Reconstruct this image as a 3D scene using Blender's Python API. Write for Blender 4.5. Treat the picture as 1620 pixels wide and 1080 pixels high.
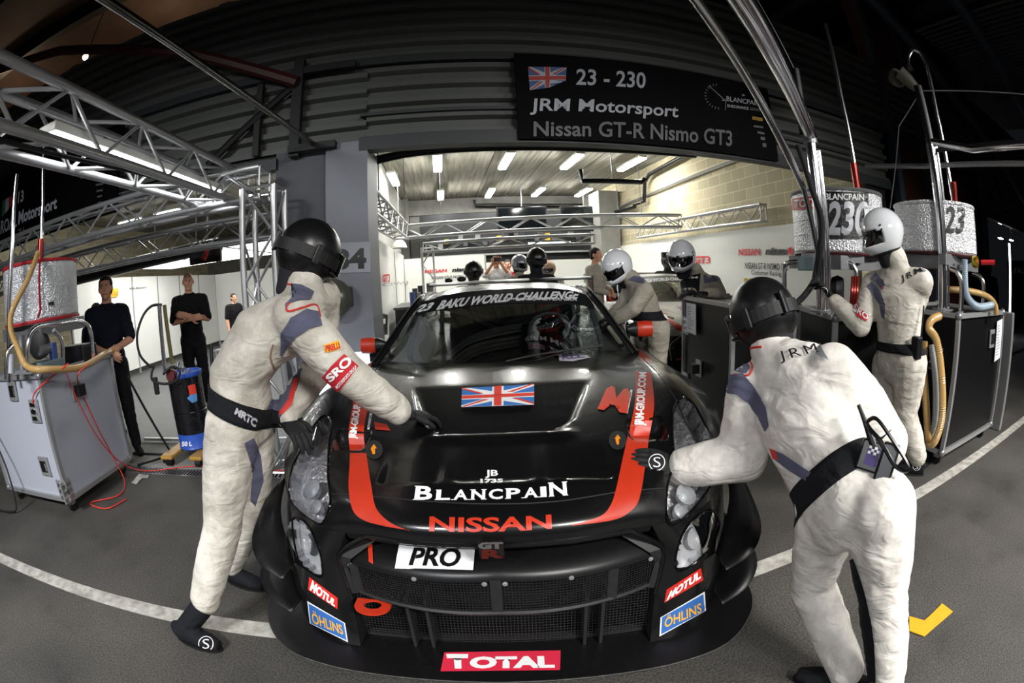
EXPO=0.0; PW1,PW2,PW3=130,135,115; TUBE_E=120; TUBE_N=45; LSTRIP=14; PANEL_E=6
import bpy, bmesh, math, random
import numpy as np
from mathutils import Vector, Matrix, noise
from mathutils.bvhtree import BVHTree
for o in list(bpy.data.objects): bpy.data.objects.remove(o)
SC=bpy.context.scene; COL=SC.collection
TMPS=bpy.data.scenes.new('scratch')
R=math.radians; PI=math.pi
# ------------------------------------------------------------------ camera (full-frame fisheye held at 1.4 m)
CAM=dict(pos=(0,0,1.4),yaw=R(8),pitch=R(-8.1),roll=R(-2.75),f=755.0)
def _axes():
    cy,sy,cp,sp=math.cos(CAM['yaw']),math.sin(CAM['yaw']),math.cos(CAM['pitch']),math.sin(CAM['pitch'])
    f=Vector((sy*cp,cy*cp,sp)); r=Vector((cy,-sy,0)); u=r.cross(f); c,s=math.cos(CAM['roll']),math.sin(CAM['roll'])
    return r*c+u*s,-r*s+u*c,f
RX,UX,FX=_axes()
cd=bpy.data.cameras.new('camera'); cam=bpy.data.objects.new('camera',cd); COL.objects.link(cam)
cd.type='PANO'; cd.panorama_type='FISHEYE_EQUISOLID'; cd.sensor_fit='HORIZONTAL'; cd.sensor_width=36; cd.sensor_height=24
cd.fisheye_lens=CAM['f']*36/1620; cd.fisheye_fov=R(200); cd.clip_start=.02
m=Matrix((RX,UX,-FX)).transposed().to_4x4(); m.translation=CAM['pos']; cam.matrix_world=m
SC.camera=cam
# ------------------------------------------------------------------ world, view
w=bpy.data.worlds.new('night'); SC.world=w; w.use_nodes=True
w.node_tree.nodes['Background'].inputs[0].default_value=(.10,.11,.13,1); w.node_tree.nodes['Background'].inputs[1].default_value=.05
SC.view_settings.view_transform='Standard'; SC.view_settings.look='None'; SC.view_settings.gamma=1; SC.view_settings.exposure=EXPO
SC.view_settings.use_curve_mapping=False
def lamp(name,loc,rot,sx,sy,power,col=(1,1,1),spread=180):
    l=bpy.data.lights.new(name,'AREA'); l.shape='RECTANGLE'; l.size=sx; l.size_y=sy; l.energy=power; l.color=col; l.spread=R(spread)
    o=bpy.data.objects.new(name,l); COL.objects.link(o); o.location=loc; o.rotation_euler=rot; return o
# unseen floodlights added behind and above the camera to light crew and car
lamp('added_floodlight',(1.9,-2.6,3.5),(R(42),0,R(8)),1.4,.3,PW1,(1,.985,.95),105)
lamp('added_floodlight',(-2.9,-2.2,3.3),(R(44),0,R(-6)),1.4,.3,PW2,(.96,.975,1),105)
lamp('added_floodlight',(5.2,-1.6,3.3),(R(44),0,R(25)),1.2,.3,PW3,(1,.98,.95),105)
for x_,y_ in ((-4.2,5.6),(-8.5,5.2)):   # warm lamps inside the upper building
    l=bpy.data.lights.new('upper_hall_lamp','POINT'); l.energy=45; l.color=(1,.72,.5); l.shadow_soft_size=.1; o=bpy.data.objects.new('upper_hall_lamp',l); COL.objects.link(o); o.location=(x_,y_,5.1)
# ------------------------------------------------------------------ helpers
def ray(px,py):
    x,y=px-810,540-py; r=max(math.hypot(x,y),1e-6); th=2*math.asin(r/2/CAM['f'])
    return (RX*x+UX*y)/r*math.sin(th)+FX*math.cos(th)
C0=Vector(CAM['pos'])
def P(px,py,X=None,Y=None,Z=None,D=None):
    d=ray(px,py)
    t=(X-C0.x)/d.x if X is not None else (Y-C0.y)/d.y if Y is not None else (Z-C0.z)/d.z if Z is not None else D
    return C0+d*t
def hexc(h):
    h=h.lstrip('#'); v=[int(h[i:i+2],16)/255 for i in (0,2,4)]
    return tuple((c/12.92 if c<=.04045 else ((c+.055)/1.055)**2.4) for c in v)+(1,)
MATS={}
def mat(name,col,rough=.5,metal=0.,nz=None,bump=None,coat=0,emit=None,alpha=None,trans=0,spec=.5,ior=1.45):
    """nz=(scale,amount[,second colour]) colour mottling; bump=(scale,strength,distance)"""
    if name in MATS: return MATS[name]
    M=bpy.data.materials.new(name); M.use_nodes=True; N=M.node_tree.nodes; L=M.node_tree.links; b=N['Principled BSDF']
    c=hexc(col) if isinstance(col,str) else tuple(col)+(1,)*(4-len(col))
    b.inputs['Base Color'].default_value=c; b.inputs['Roughness'].default_value=rough; b.inputs['Metallic'].default_value=metal
    b.inputs['Coat Weight'].default_value=coat; b.inputs['Coat Roughness'].default_value=.06
    b.inputs['Specular IOR Level'].default_value=spec; b.inputs['IOR'].default_value=ior
    if trans: b.inputs['Transmission Weight'].default_value=trans
    if emit: b.inputs['Emission Color'].default_value=hexc(emit[0]) if isinstance(emit[0],str) else emit[0]; b.inputs['Emission Strength'].default_value=emit[1]
    tc=N.new('ShaderNodeTexCoord')
    if nz:
        t=N.new('ShaderNodeTexNoise'); t.inputs['Scale'].default_value=nz[0]; t.inputs['Detail'].default_value=6; t.inputs['Roughness'].default_value=.65
        L.new(tc.outputs['Object'],t.inputs['Vector']); mx=N.new('ShaderNodeMix'); mx.data_type='RGBA'
        rp=N.new('ShaderNodeMapRange'); rp.inputs[1].default_value=.35; rp.inputs[2].default_value=.65; L.new(t.outputs[0],rp.inputs[0])
        mul=N.new('ShaderNodeMath'); mul.operation='MULTIPLY'; mul.inputs[1].default_value=nz[1]; L.new(rp.outputs[0],mul.inputs[0])
        L.new(mul.outputs[0],mx.inputs[0]); mx.inputs[6].default_value=c
        mx.inputs[7].default_value=hexc(nz[2]) if len(nz)>2 else tuple(v*.35 for v in c[:3])+(1,)
        L.new(mx.outputs[2],b.inputs['Base Color'])
    if bump:
        t=N.new('ShaderNodeTexNoise'); t.inputs['Scale'].default_value=bump[0]; t.inputs['Detail'].default_value=4
        L.new(tc.outputs['Object'],t.inputs['Vector']); bp=N.new('ShaderNodeBump'); bp.inputs['Strength'].default_value=bump[1]; bp.inputs['Distance'].default_value=bump[2] if len(bump)>2 else .01
        L.new(t.outputs[0],bp.inputs['Height']); L.new(bp.outputs[0],b.inputs['Normal'])
    MATS[name]=M; return M
class MB:
    """collects shapes for ONE mesh object"""
    def __init__(s): s.v=[]; s.f=[]
    def add(s,v,f): n=len(s.v); s.v+=[tuple(x) for x in v]; s.f+=[tuple(i+n for i in q) for q in f]; return s
    def box(s,c,d,rot=None,bev=0):
        c=Vector(c); hx,hy,hz=d[0]/2,d[1]/2,d[2]/2
        if bev:
            bm=bmesh.new(); bmesh.ops.create_cube(bm,size=1); bmesh.ops.scale(bm,vec=d,verts=bm.verts); bmesh.ops.bevel(bm,geom=bm.edges[:],offset=bev,segments=2,affect='EDGES',profile=.5)
            v=[x.co.copy() for x in bm.verts]; bm.verts.index_update(); f=[[q.index for q in x.verts] for x in bm.faces]; bm.free()
        else:
            v=[Vector((x,y,z)) for x in(-hx,hx) for y in(-hy,hy) for z in(-hz,hz)]
            f=[(0,1,3,2),(4,6,7,5),(0,4,5,1),(2,3,7,6),(0,2,6,4),(1,5,7,3)]
        if rot is not None: 
            rm=rot if isinstance(rot,Matrix) else Matrix.Rotation(rot,3,'Z'); v=[rm@x for x in v]
        return s.add([x+c for x in v],f)
    def tube(s,pts,r,n=10,caps=True,closed=False,flat=None):
        pts=[Vector(p) for p in pts]; k=len(pts); rr=r if isinstance(r,(list,tuple)) else [r]*k
        T=[(pts[(i+1)%k if closed else min(i+1,k-1)]-pts[(i-1)%k if closed else max(i-1,0)]).normalized() for i in range(k)]
        a=Vector((0,0,1)) if abs(T[0].z)<.9 else Vector((1,0,0)); u=T[0].cross(a).normalized(); v=[];f=[]
        for i in range(k):
            u=(u-T[i]*u.dot(T[i])).normalized(); w=T[i].cross(u)
            for j in range(n):
                t=2*PI*j/n; v.append(pts[i]+(u*math.cos(t)+w*math.sin(t)*(flat or 1))*rr[i])
        for i in range(k if closed else k-1):
            for j in range(n): i2=(i+1)%k; f.append((i*n+j,i*n+(j+1)%n,i2*n+(j+1)%n,i2*n+j))
        if caps and not closed: f.append(tuple(range(n-1,-1,-1))); f.append(tuple((k-1)*n+j for j in range(n)))
        return s.add(v,f)
    def cyl(s,a,b,r,n=12,r2=None): return s.tube([a,b],[r,r if r2 is None else r2],n)
    def lathe(s,prof,o=(0,0,0),ax=(0,0,1),n=24,sx=1,sy=1,xd=None):
        ax=Vector(ax).normalized(); u=Vector(xd).normalized() if xd is not None else ax.cross(Vector((0,1,0)) if abs(ax.y)<.9 else Vector((1,0,0))).normalized(); w=ax.cross(u); o=Vector(o); v=[];f=[]
        for (r,h) in prof:
            for j in range(n): t=2*PI*j/n; v.append(o+ax*h+u*math.cos(t)*r*sx+w*math.sin(t)*r*sy)
        for i in range(len(prof)-1):
            for j in range(n): f.append((i*n+j,i*n+(j+1)%n,(i+1)*n+(j+1)%n,(i+1)*n+j))
        return s.add(v,f)
    def ell(s,c,r,rot=None,n=16,m=10):
        c=Vector(c); v=[]; f=[]
        for i in range(m+1):
            p=PI*i/m
            for j in range(n): t=2*PI*j/n; q=Vector((r[0]*math.sin(p)*math.cos(t),r[1]*math.sin(p)*math.sin(t),r[2]*math.cos(p))); v.append(c+((rot@q) if rot is not None else q))
        for i in range(m):
            for j in range(n): f.append((i*n+j,i*n+(j+1)%n,(i+1)*n+(j+1)%n,(i+1)*n+j))
        return s.add(v,f)
    def grid(s,rows,closed=False):
        n=len(rows[0]); v=[p for r in rows for p in r]; f=[]
        for i in range(len(rows)-1):
            for j in range(n if closed else n-1): f.append((i*n+j,i*n+(j+1)%n,(i+1)*n+(j+1)%n,(i+1)*n+j))
        return s.add(v,f)
    def prism(s,poly,a,b):
        """poly: list of 3D points (ring); extrude from +a to +b vectors"""
        a,b=Vector(a),Vector(b); n=len(poly); v=[Vector(p)+a for p in poly]+[Vector(p)+b for p in poly]
        f=[tuple(range(n-1,-1,-1)),tuple(range(n,2*n))]+[(i,(i+1)%n,n+(i+1)%n,n+i) for i in range(n)]
        return s.add(v,f)
    def build(s,name,m,parent=None,smooth=False,**kw): return mesh_obj(name,s.v,s.f,m,parent,smooth,**kw)
def mesh_obj(name,v,f,m,parent=None,smooth=False,angle=None,solid=None,sub=0,fix=True,bevel=0):
    me=bpy.data.meshes.new(name); me.from_pydata([tuple(x) for x in v],[],f)
    if fix:
        bm=bmesh.new(); bm.from_mesh(me); bmesh.ops.remove_doubles(bm,verts=bm.verts,dist=1e-5); bmesh.ops.recalc_face_normals(bm,faces=bm.faces); bm.to_mesh(me); bm.free()
    if m: me.materials.append(m)
    if smooth:
        if angle is None: angle=40
        me.shade_smooth(); me.set_sharp_from_angle(angle=R(angle))
    o=bpy.data.objects.new(name,me); COL.objects.link(o)
    if parent: setp(o,parent)
    if solid: q=o.modifiers.new('s','SOLIDIFY'); q.thickness=solid; q.offset=-1
    if bevel: q=o.modifiers.new('b','BEVEL'); q.width=bevel; q.segments=2; q.limit_method='ANGLE'
    if sub: q=o.modifiers.new('u','SUBSURF'); q.levels=sub; q.render_levels=sub
    return o
PINV={}
def setp(o,parent):
    o.parent=parent
    if parent.name not in PINV: PINV[parent.name]=world_m(parent).inverted()
    o.matrix_parent_inverse=PINV[parent.name]
def world_m(o):
    m=o.matrix_basis.copy()
    if o.parent: m=world_m(o.parent)@o.matrix_parent_inverse@m
    return m
def tag(o,label,cat,group=None,kind=None):
    o['label']=label; o['category']=cat
    if group: o['group']=group
    if kind: o['kind']=kind
    return o
def thing(name,loc,label,cat,group=None):
    o=bpy.data.objects.new(name,None); o.empty_display_size=.1; COL.objects.link(o); o.location=loc
    return tag(o,label,cat,group)
def hang(o,pts,r=.008,z=4.0):
    for p in pts: MB().cyl(p,(p[0],p[1],z),r,6).build('hanger',STEEL,o)
    return o
def struct(o): o['kind']='structure'; return o
def dup(root,delta,label=None,rotz=0):
    r=root.copy(); COL.objects.link(r); r.location=Vector(root.location)+Vector(delta); r.rotation_euler=(0,0,rotz)
    if label: r['label']=label
    def rec(a,b):
        for ch in [x for x in bpy.data.objects if x.parent==a]:
            c=ch.copy(); COL.objects.link(c); c.parent=b; c.matrix_parent_inverse=ch.matrix_parent_inverse.copy(); rec(ch,c)
    rec(root,r); return r
def text2d(s,bold=.0,shear=0,font=None,spacing=1.):
    cu=bpy.data.curves.new('t','FONT'); cu.body=s; cu.size=1; cu.offset=bold; cu.shear=shear; cu.space_character=spacing; cu.resolution_u=3
    o=bpy.data.objects.new('t',cu); TMPS.collection.objects.link(o); TMPS.view_layers[0].update(); dg=TMPS.view_layers[0].depsgraph; me=bpy.data.meshes.new_from_object(o.evaluated_get(dg))
    v=[(x.co.x,x.co.y) for x in me.vertices]; f=[tuple(p.vertices) for p in me.polygons]
    bpy.data.objects.remove(o); bpy.data.meshes.remove(me); bpy.data.curves.remove(cu)
    xs=[a for a,b in v]; ys=[b for a,b in v]; x0,x1,y0,y1=min(xs),max(xs),min(ys),max(ys)
    return [((a-x0)/(x1-x0),(b-y0)/(y1-y0)) for a,b in v],f      # unit square
def bilin(q,s,t): return (q[0]*(1-s)+q[1]*s)*(1-t)+(q[3]*(1-s)+q[2]*s)*t
def flat_text(s,quad,m,parent,off=.002,bold=.02,shear=0,name='lettering',spacing=1.):
    """quad: BL,BR,TR,TL world points on a flat face"""
    q=[Vector(p) for p in quad]; n=(q[1]-q[0]).cross(q[3]-q[0]).normalized()
    if n.dot(C0-q[0])<0: n=-n
    v,f=text2d(s,bold,shear,spacing=spacing); v=[bilin(q,a,b)+n*off for a,b in v]
    return mesh_obj(name,v,f,m,parent,fix=False)
def flat_poly(pts,m,parent,off=.002,name='decal'):
    p=[Vector(x) for x in pts]; n=(p[1]-p[0]).cross(p[-1]-p[0]).normalized()
    if n.dot(C0-p[0])<0: n=-n
    return mesh_obj(name,[x+n*off for x in p],[tuple(range(len(p)))],m,parent,fix=False)
def flat_shapes(polys,quad,m,parent,off=.002,name='decal'):
    """polys in unit square"""
    q=[Vector(p) for p in quad]; n=(q[1]-q[0]).cross(q[3]-q[0]).normalized()
    if n.dot(C0-q[0])<0: n=-n
    v=[];f=[]
    for pl in polys: f.append(tuple(range(len(v),len(v)+len(pl)))); v+=[bilin(q,a,b)+n*off for a,b in pl]
    return mesh_obj(name,v,f,m,parent,fix=False)
def cat(pts,n=8,closed=False):
    """catmull-rom through points"""
    p=[Vector(x) for x in pts]; k=len(p); out=[]
    for i in range(k if closed else k-1):
        a,b,c,d=(p[(i-1)%k],p[i],p[(i+1)%k],p[(i+2)%k]) if closed else (p[max(i-1,0)],p[i],p[i+1],p[min(i+2,k-1)])
        for j in range(n):
            t=j/n; out.append(.5*((2*b)+(c-a)*t+(2*a-5*b+4*c-d)*t*t+(3*b-a-3*c+d)*t**3))
    if not closed: out.append(p[-1])
    return out
def union_flag():
    """polygons in the unit square: white field, blue triangles, red bars (simple flag)"""
    blue=[[(.08,0),(.42,0),(.42,.24)],[(0,.08),(0,.38),(.3,.38)][:3],[(.58,0),(.92,0),(.58,.24)],[(1,.08),(1,.38),(.7,.38)],[(.08,1),(.42,1),(.42,.76)],[(0,.92),(0,.62),(.3,.62)],[(.58,1),(.92,1),(.58,.76)],[(1,.92),(1,.62),(.7,.62)]]
    red=[[(.45,0),(.55,0),(.55,1),(.45,1)],[(0,.42),(1,.42),(1,.58),(0,.58)],[(0,0),(.05,0),(.38,.34),(.3,.34)],[(1,1),(.95,1),(.62,.66),(.7,.66)],[(0,1),(.3,.66),(.22,.66),(0,.93)],[(1,0),(.7,.34),(.78,.34),(1,.07)]]
    return blue,red
MAT_W=mat('white_vinyl_lettering','#e8e8e8',.45); MAT_R=mat('red_vinyl','#c22f1f',.4); MAT_K=mat('black_vinyl','#0c0c0d',.4)
CHROME=mat('polished_chrome','#e6e6ea',.16,1.0); ALU=mat('aluminium','#b4b5b6',.36,.7,bump=(60,.05)); BLACKP=mat('black_paint','#101012',.4); RUBBER=mat('black_rubber','#0b0b0c',.6)
STEEL=mat('dull_steel','#808183',.4,.6); GREYP=mat('grey_paint','#3b3d40',.5)
# ================================================================== SETTING
def nodes_mat(name):
    M=bpy.data.materials.new(name); M.use_nodes=True; return M,M.node_tree.nodes,M.node_tree.links,M.node_tree.nodes['Principled BSDF']
def asphalt():
    M,N,L,b=nodes_mat('worn_asphalt'); tc=N.new('ShaderNodeTexCoord')
    a=N.new('ShaderNodeTexNoise'); a.inputs['Scale'].default_value=1.3; a.inputs['Detail'].default_value=8
    v=N.new('ShaderNodeTexVoronoi'); v.inputs['Scale'].default_value=90
    n2=N.new('ShaderNodeTexNoise'); n2.inputs['Scale'].default_value=110; n2.inputs['Detail'].default_value=3
    for x in(a,v,n2): L.new(tc.outputs['Object'],x.inputs['Vector'])
    r=N.new('ShaderNodeValToRGB'); e=r.color_ramp.elements; e[0].position=.35; e[0].color=hexc('#343230'); e[1].position=.68; e[1].color=hexc('#474440'); L.new(a.outputs[0],r.inputs[0])
    r2=N.new('ShaderNodeValToRGB'); e=r2.color_ramp.elements; e[0].position=.3; e[0].color=(.35,.35,.35,1); e[1].position=.72; e[1].color=(1.9,1.9,1.85,1); L.new(n2.outputs[0],r2.inputs[0])
    m=N.new('ShaderNodeMix'); m.data_type='RGBA'; m.blend_type='MULTIPLY'; m.inputs[0].default_value=1; L.new(r.outputs[0],m.inputs[6]); L.new(r2.outputs[0],m.inputs[7])
    # oil stains
    o=N.new('ShaderNodeTexNoise'); o.inputs['Scale'].default_value=2.7; o.inputs['Detail'].default_value=5; L.new(tc.outputs['Object'],o.inputs['Vector'])
    r3=N.new('ShaderNodeValToRGB'); e=r3.color_ramp.elements; e[0].position=.26; e[0].color=(.6,.58,.56,1); e[1].position=.42; e[1].color=(1,1,1,1); L.new(o.outputs[0],r3.inputs[0])
    m2=N.new('ShaderNodeMix'); m2.data_type='RGBA'; m2.blend_type='MULTIPLY'; m2.inputs[0].default_value=1; L.new(m.outputs[2],m2.inputs[6]); L.new(r3.outputs[0],m2.inputs[7])
    L.new(m2.outputs[2],b.inputs['Base Color']); b.inputs['Roughness'].default_value=.72
    bp=N.new('ShaderNodeBump'); bp.inputs['Strength'].default_value=.5; bp.inputs['Distance'].default_value=.004; L.new(n2.outputs[0],bp.inputs['Height']); L.new(bp.outputs[0],b.inputs['Normal'])
    return M
def blocks(name,c1,c2,mortar,axis,bw=.42,bh=.2):
    M,N,L,b=nodes_mat(name); tc=N.new('ShaderNodeTexCoord'); sp=N.new('ShaderNodeSeparateXYZ'); cb=N.new('ShaderNodeCombineXYZ'); L.new(tc.outputs['Object'],sp.inputs[0])
    L.new(sp.outputs[axis],cb.inputs[0]); L.new(sp.outputs[2],cb.inputs[1])
    t=N.new('ShaderNodeTexBrick'); t.inputs['Scale'].default_value=1; t.inputs['Brick Width'].default_value=bw; t.inputs['Row Height'].default_value=bh; t.inputs['Mortar Size'].default_value=.008
    t.inputs['Color1'].default_value=hexc(c1); t.inputs['Color2'].default_value=hexc(c2); t.inputs['Mortar'].default_value=hexc(mortar); L.new(cb.outputs[0],t.inputs['Vector'])
    L.new(t.outputs['Color'],b.inputs['Base Color']); b.inputs['Roughness'].default_value=.85
    bp=N.new('ShaderNodeBump'); bp.inputs['Strength'].default_value=.6; bp.inputs['Distance'].default_value=.01; bp.invert=True; L.new(t.outputs['Fac'],bp.inputs['Height']); L.new(bp.outputs[0],b.inputs['Normal'])
    return M
def plank_ceiling():
    M,N,L,b=nodes_mat('concrete_plank_ceiling'); tc=N.new('ShaderNodeTexCoord'); mp=N.new('ShaderNodeMapping'); mp.inputs['Scale'].default_value=(7,.35,1); L.new(tc.outputs['Object'],mp.inputs[0])
    n=N.new('ShaderNodeTexNoise'); n.inputs['Scale'].default_value=2; n.inputs['Detail'].default_value=7; L.new(mp.outputs[0],n.inputs['Vector'])
    r=N.new('ShaderNodeValToRGB'); e=r.color_ramp.elements; e[0].position=.32; e[0].color=hexc('#68665c'); e[1].position=.7; e[1].color=hexc('#a09d90'); L.new(n.outputs[0],r.inputs[0])
    sp=N.new('ShaderNodeSeparateXYZ'); L.new(tc.outputs['Object'],sp.inputs[0])
    a=N.new('ShaderNodeMath'); a.operation='PINGPONG'; a.inputs[1].default_value=.6; L.new(sp.outputs[0],a.inputs[0])
    c=N.new('ShaderNodeMath'); c.operation='LESS_THAN'; c.inputs[1].default_value=.012; L.new(a.outputs[0],c.inputs[0])
    m=N.new('ShaderNodeMix'); m.data_type='RGBA'; L.new(c.outputs[0],m.inputs[0]); L.new(r.outputs[0],m.inputs[6]); m.inputs[7].default_value=hexc('#2a2925'); L.new(m.outputs[2],b.inputs['Base Color']); b.inputs['Roughness'].default_value=.9
    return M
ASPH=asphalt(); GARFL=mat('garage_floor_paint','#4a4b4c',.5,nz=(3,.5,'#38393a')); CONC=mat('concrete','#8d8c88',.85,nz=(4,.5,'#6b6a66'),bump=(40,.2))
GCONC=mat('grey_painted_concrete','#74777f',.6,nz=(2.5,.35,'#6d7076'),bump=(30,.1))
def slab(name,x0,x1,y0,y1,z0,z1,m): return struct(MB().box(((x0+x1)/2,(y0+y1)/2,(z0+z1)/2),(x1-x0,y1-y0,z1-z0)).build(name,m))
slab('floor',-16,18,-8,3.26,-.2,0,ASPH); slab('floor',-16,18,3.26,3.42,-.2,-.02,mat('drain_channel','#17181a',.8)); slab('floor',-16,18,3.42,4.1,-.2,.005,CONC); slab('floor',-16,18,4.1,22,-.2,0,GARFL)
g=MB()
for i in range(330):
    x=-6+i*.035; g.box((x,3.34,-.006),(.008,.15,.012))
g.box((-.2,3.268,-.006),(12,.012,.012)); g.box((-.2,3.412,-.006),(12,.012,.012))
struct(g.build('trim_drain_grate',STEEL))
# painted pit line (worn white), 10 cm wide
PL=mat('worn_white_paint','#b9b6ae',.7,nz=(14,.75,'#6e6a62'),bump=(150,.5,.003))
struct(MB().box((0,1.5,.001),(22,.10,.004)).build('trim_pit_line',PL))
FAC=3.9
CLAD=mat('dark_ribbed_metal','#4b4e49',.5,0,nz=(1.5,.3,'#383b39'))
def cladding(name,x0,x1,z0,z1,y,pitch=.15,d=.06,skip=()):
    rows=[];z=z0
    while z<z1:
        for a,b in ((0,0),(.30,0),(.40,1),(.85,1),(1.0,0)): rows.append((z+a*pitch,y+b*d))
        z+=pitch
    s=MB(); s.grid([[(x0,q[1],q[0]),(x1,q[1],q[0])] for q in rows]); s.box(((x0+x1)/2,y+.12,(z0+z)/2),(x1-x0,.1,z-z0)); return s.build(name,CLAD)
# closed roller shutter box over our bay in two banks of ribs with flat joints between
struct(cladding('wall_front',-.6,5.72,2.63,3.34,FAC,.16)); struct(cladding('wall_front',-16,9.6,3.42,4.32,FAC,.148))
s=MB(); s.box((2.5,FAC+.0,2.57),(6.3,.14,.12)); s.box((-3,FAC+.02,3.385),(26,.08,.08)); s.box((2.5,FAC-.01,2.845),(6.3,.06,.03)); struct(s.build('trim_door_header',mat('dark_steel_header','#2a2c2e',.5,.1)))
struct(cladding('wall_front',-16,-.6,2.6,3.34,FAC,.158))
s=MB(); s.box((-8,FAC+.02,2.5),(13.2,.12,.1)); struct(s.build('trim_door_header',mat('dark_steel_header','#2a2c2e',.5,.1)))
# pillar between the garages, light face and darker side
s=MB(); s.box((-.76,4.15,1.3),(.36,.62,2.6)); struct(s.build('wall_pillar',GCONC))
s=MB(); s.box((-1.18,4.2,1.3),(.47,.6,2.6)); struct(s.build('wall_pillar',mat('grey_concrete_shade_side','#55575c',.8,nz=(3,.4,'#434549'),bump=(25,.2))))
# right-hand facade: red-brown clad wall with steel posts
BRN=mat('dark_red_brown_boards','#4a241d',.6,nz=(2,.5,'#2e1712'))
struct(MB().box((7.85,4.1,3.2),(3.6,.3,6.4)).build('wall_facade_right',BRN))
s=MB()
for x in (5.95,6.95,9.55): s.box((x,3.88,3.2),(.14,.12,6.4))
struct(s.build('trim_facade_posts',mat('blue_grey_steel','#3a424d',.5,.2)))
# next bay on the right
struct(cladding('wall_front',9.66,16,2.7,5.2,FAC+.2,.16))
slab('wall_right',5.12,5.32,4.1,20,0,4.2,blocks('tan_concrete_block','#b5ac8f','#a49b7e','#d0c9b2',1))
slab('wall_divider',-1.4,-1.22,5.3,20,2.2,4.2,CONC)
slab('wall_left',-10.8,-10.6,4,20,0,4.2,blocks('tan_concrete_block_left','#b5ac8f','#a49b7e','#d0c9b2',1))
slab('wall_back',-11,16,19.5,19.7,0,4.2,CONC)
slab('ceiling',-11,5.4,4.02,19.6,4.0,4.2,plank_ceiling())
slab('ceiling',9.6,16,4.3,12,4.9,5.1,mat('dark_ceiling','#303033',.8)); slab('wall_right_bay',9.7,16,11.8,12,0,4,blocks('tan_block_far','#9a927c','#8c846e','#b5af9c',0))
# beams & columns deep in the garage
s=MB(); s.box((-3.6,15.6,3.72),(4.0,.4,.5)); s.box((2.0,15.6,3.72),(6.1,.4,.5)); s.box((-1.3,15.5,2),(.62,.6,4)); s.box((-.6,15.7,1.8),(.75,.4,3.3)); s.box((5.0,15.4,2),(.5,.6,4)); s.box((4.75,13.2,1.9),(.6,.9,3.6))
struct(s.build('trim_concrete_frame',CONC))
# upper building: brown soffit behind the cladding top, dark canopy on the right
SOF=mat('brown_soffit','#43342a',.8,nz=(1.2,.6,'#241b16'))
struct(MB().box((-6,7.2,6.3),(26,8,.15)).build('ceiling_upper',SOF)); struct(MB().box((-3,9.5,5.3),(30,.2,2.2)).build('wall_upper',SOF))
s=MB()
for x in (-7.2,-5.2,-3.6,-1.9): s.box((x,6.2,5.6),(.18,.18,2.8),rot=Matrix.Rotation(R(12),3,'Y'))
for y in (4.6,6.4): s.box((-6,y,6.05),(20,.16,.3))
struct(s.build('trim_roof_steelwork',mat('black_steelwork','#101112',.6)))
s=MB(); s.tube([(-6.6,2.9,4.75),(-4.2,3.3,4.35),(-2.3,3.6,3.72),(-1.22,3.78,3.22)],.06,8); struct(s.build('trim_red_beam',mat('dark_red_steel','#3a1210',.5)))
DRK=mat('dark_roof_sheet','#16181b',.7)
struct(MB().box((11,1.5,6.4),(12,14,.1)).build('ceiling_canopy',DRK))
s=MB()
for y in (3.6,2.2,.6): s.tube([(4.8,y,6.2),(8.2,y,4.6),(13,y,3.2)],.12,8)
for x in (6,8,10): s.box((x,.5,6.2),(.12,12,.25))
struct(s.build('trim_canopy_steel',mat('blue_grey_steel','#3a424d',.5,.2)))
s=MB()
for i in range(26): s.box((7.0+i*.16,1.9,5.3),(.05,3.0,.03))
struct(s.build('trim_canopy_louvres',mat('grey_louvre','#4b4c4a',.6)))
# steel brackets on the shutter wall
s=MB(); s.box((-1.22,3.84,3.0),(.09,.09,.95)); s.box((-1.0,3.84,3.35),(.6,.07,.07)); s.tube([(-2.1,3.84,2.6),(-1.22,3.84,3.25)],.035,6); s.box((-1.05,3.8,2.58),(.42,.1,.06)); s.box((-1.6,3.86,2.95),(.06,.06,.7))
struct(s.build('trim_wall_bracket',mat('black_steelwork','#101112',.6)))
# black soil pipe just inside our door and more pipework deeper in
PIPE=mat('black_plastic_pipe','#0d0e0f',.35)
def pipe(pts,r,label,name='drain_pipe'):
    o=MB().tube(pts,r,14).build(name,PIPE,smooth=True); k=len(pts)//2; return hang(tag(o,label,'pipe'),[pts[k-1].lerp(pts[k],.5)] if pts[0].y>5 or len(pts)==4 else pts[1:-1:2])
pipe([P(560,262,Y=4.6),P(640,243,Y=4.6),P(700,236,Y=4.6),P(823,231.5,Y=4.6),P(960,235,Y=4.6),P(1100,244,Y=4.6)],.045,'thick black pipe running across the garage just inside the shutter')
pipe([P(918,268,Y=8.3),P(921,286,Y=8.3),P(1015,288,Y=8.3),P(1020,283,Y=8.3)],.05,'black pipe hanging below the ceiling above the right-hand lights')
pipe([P(1004,326,X=4.95),P(955,342,X=4.95)],.06,'black pipe sloping down the far end of the block wall')
pipe([P(1100,236,X=4.95),P(1060,258,X=4.95),P(1027,276,X=4.95),P(1020,288,X=4.95),P(1019,318,X=4.95),P(1008,322,X=4.95)],.05,'black drain pipe with elbow fixed to the tan block wall')
pipe([P(751,316,Y=15.2),P(752,325,Y=15.2),P(850,325,Y=15.2),P(940,325,Y=15.2)],.06,'long thin black pipe along the far concrete beam')
struct(MB().tube([P(1220,232,X=5.05),P(1080,285,X=5.05),P(950,340,X=5.05)],.03,4).build('trim_cable_tray',ALU))
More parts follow.
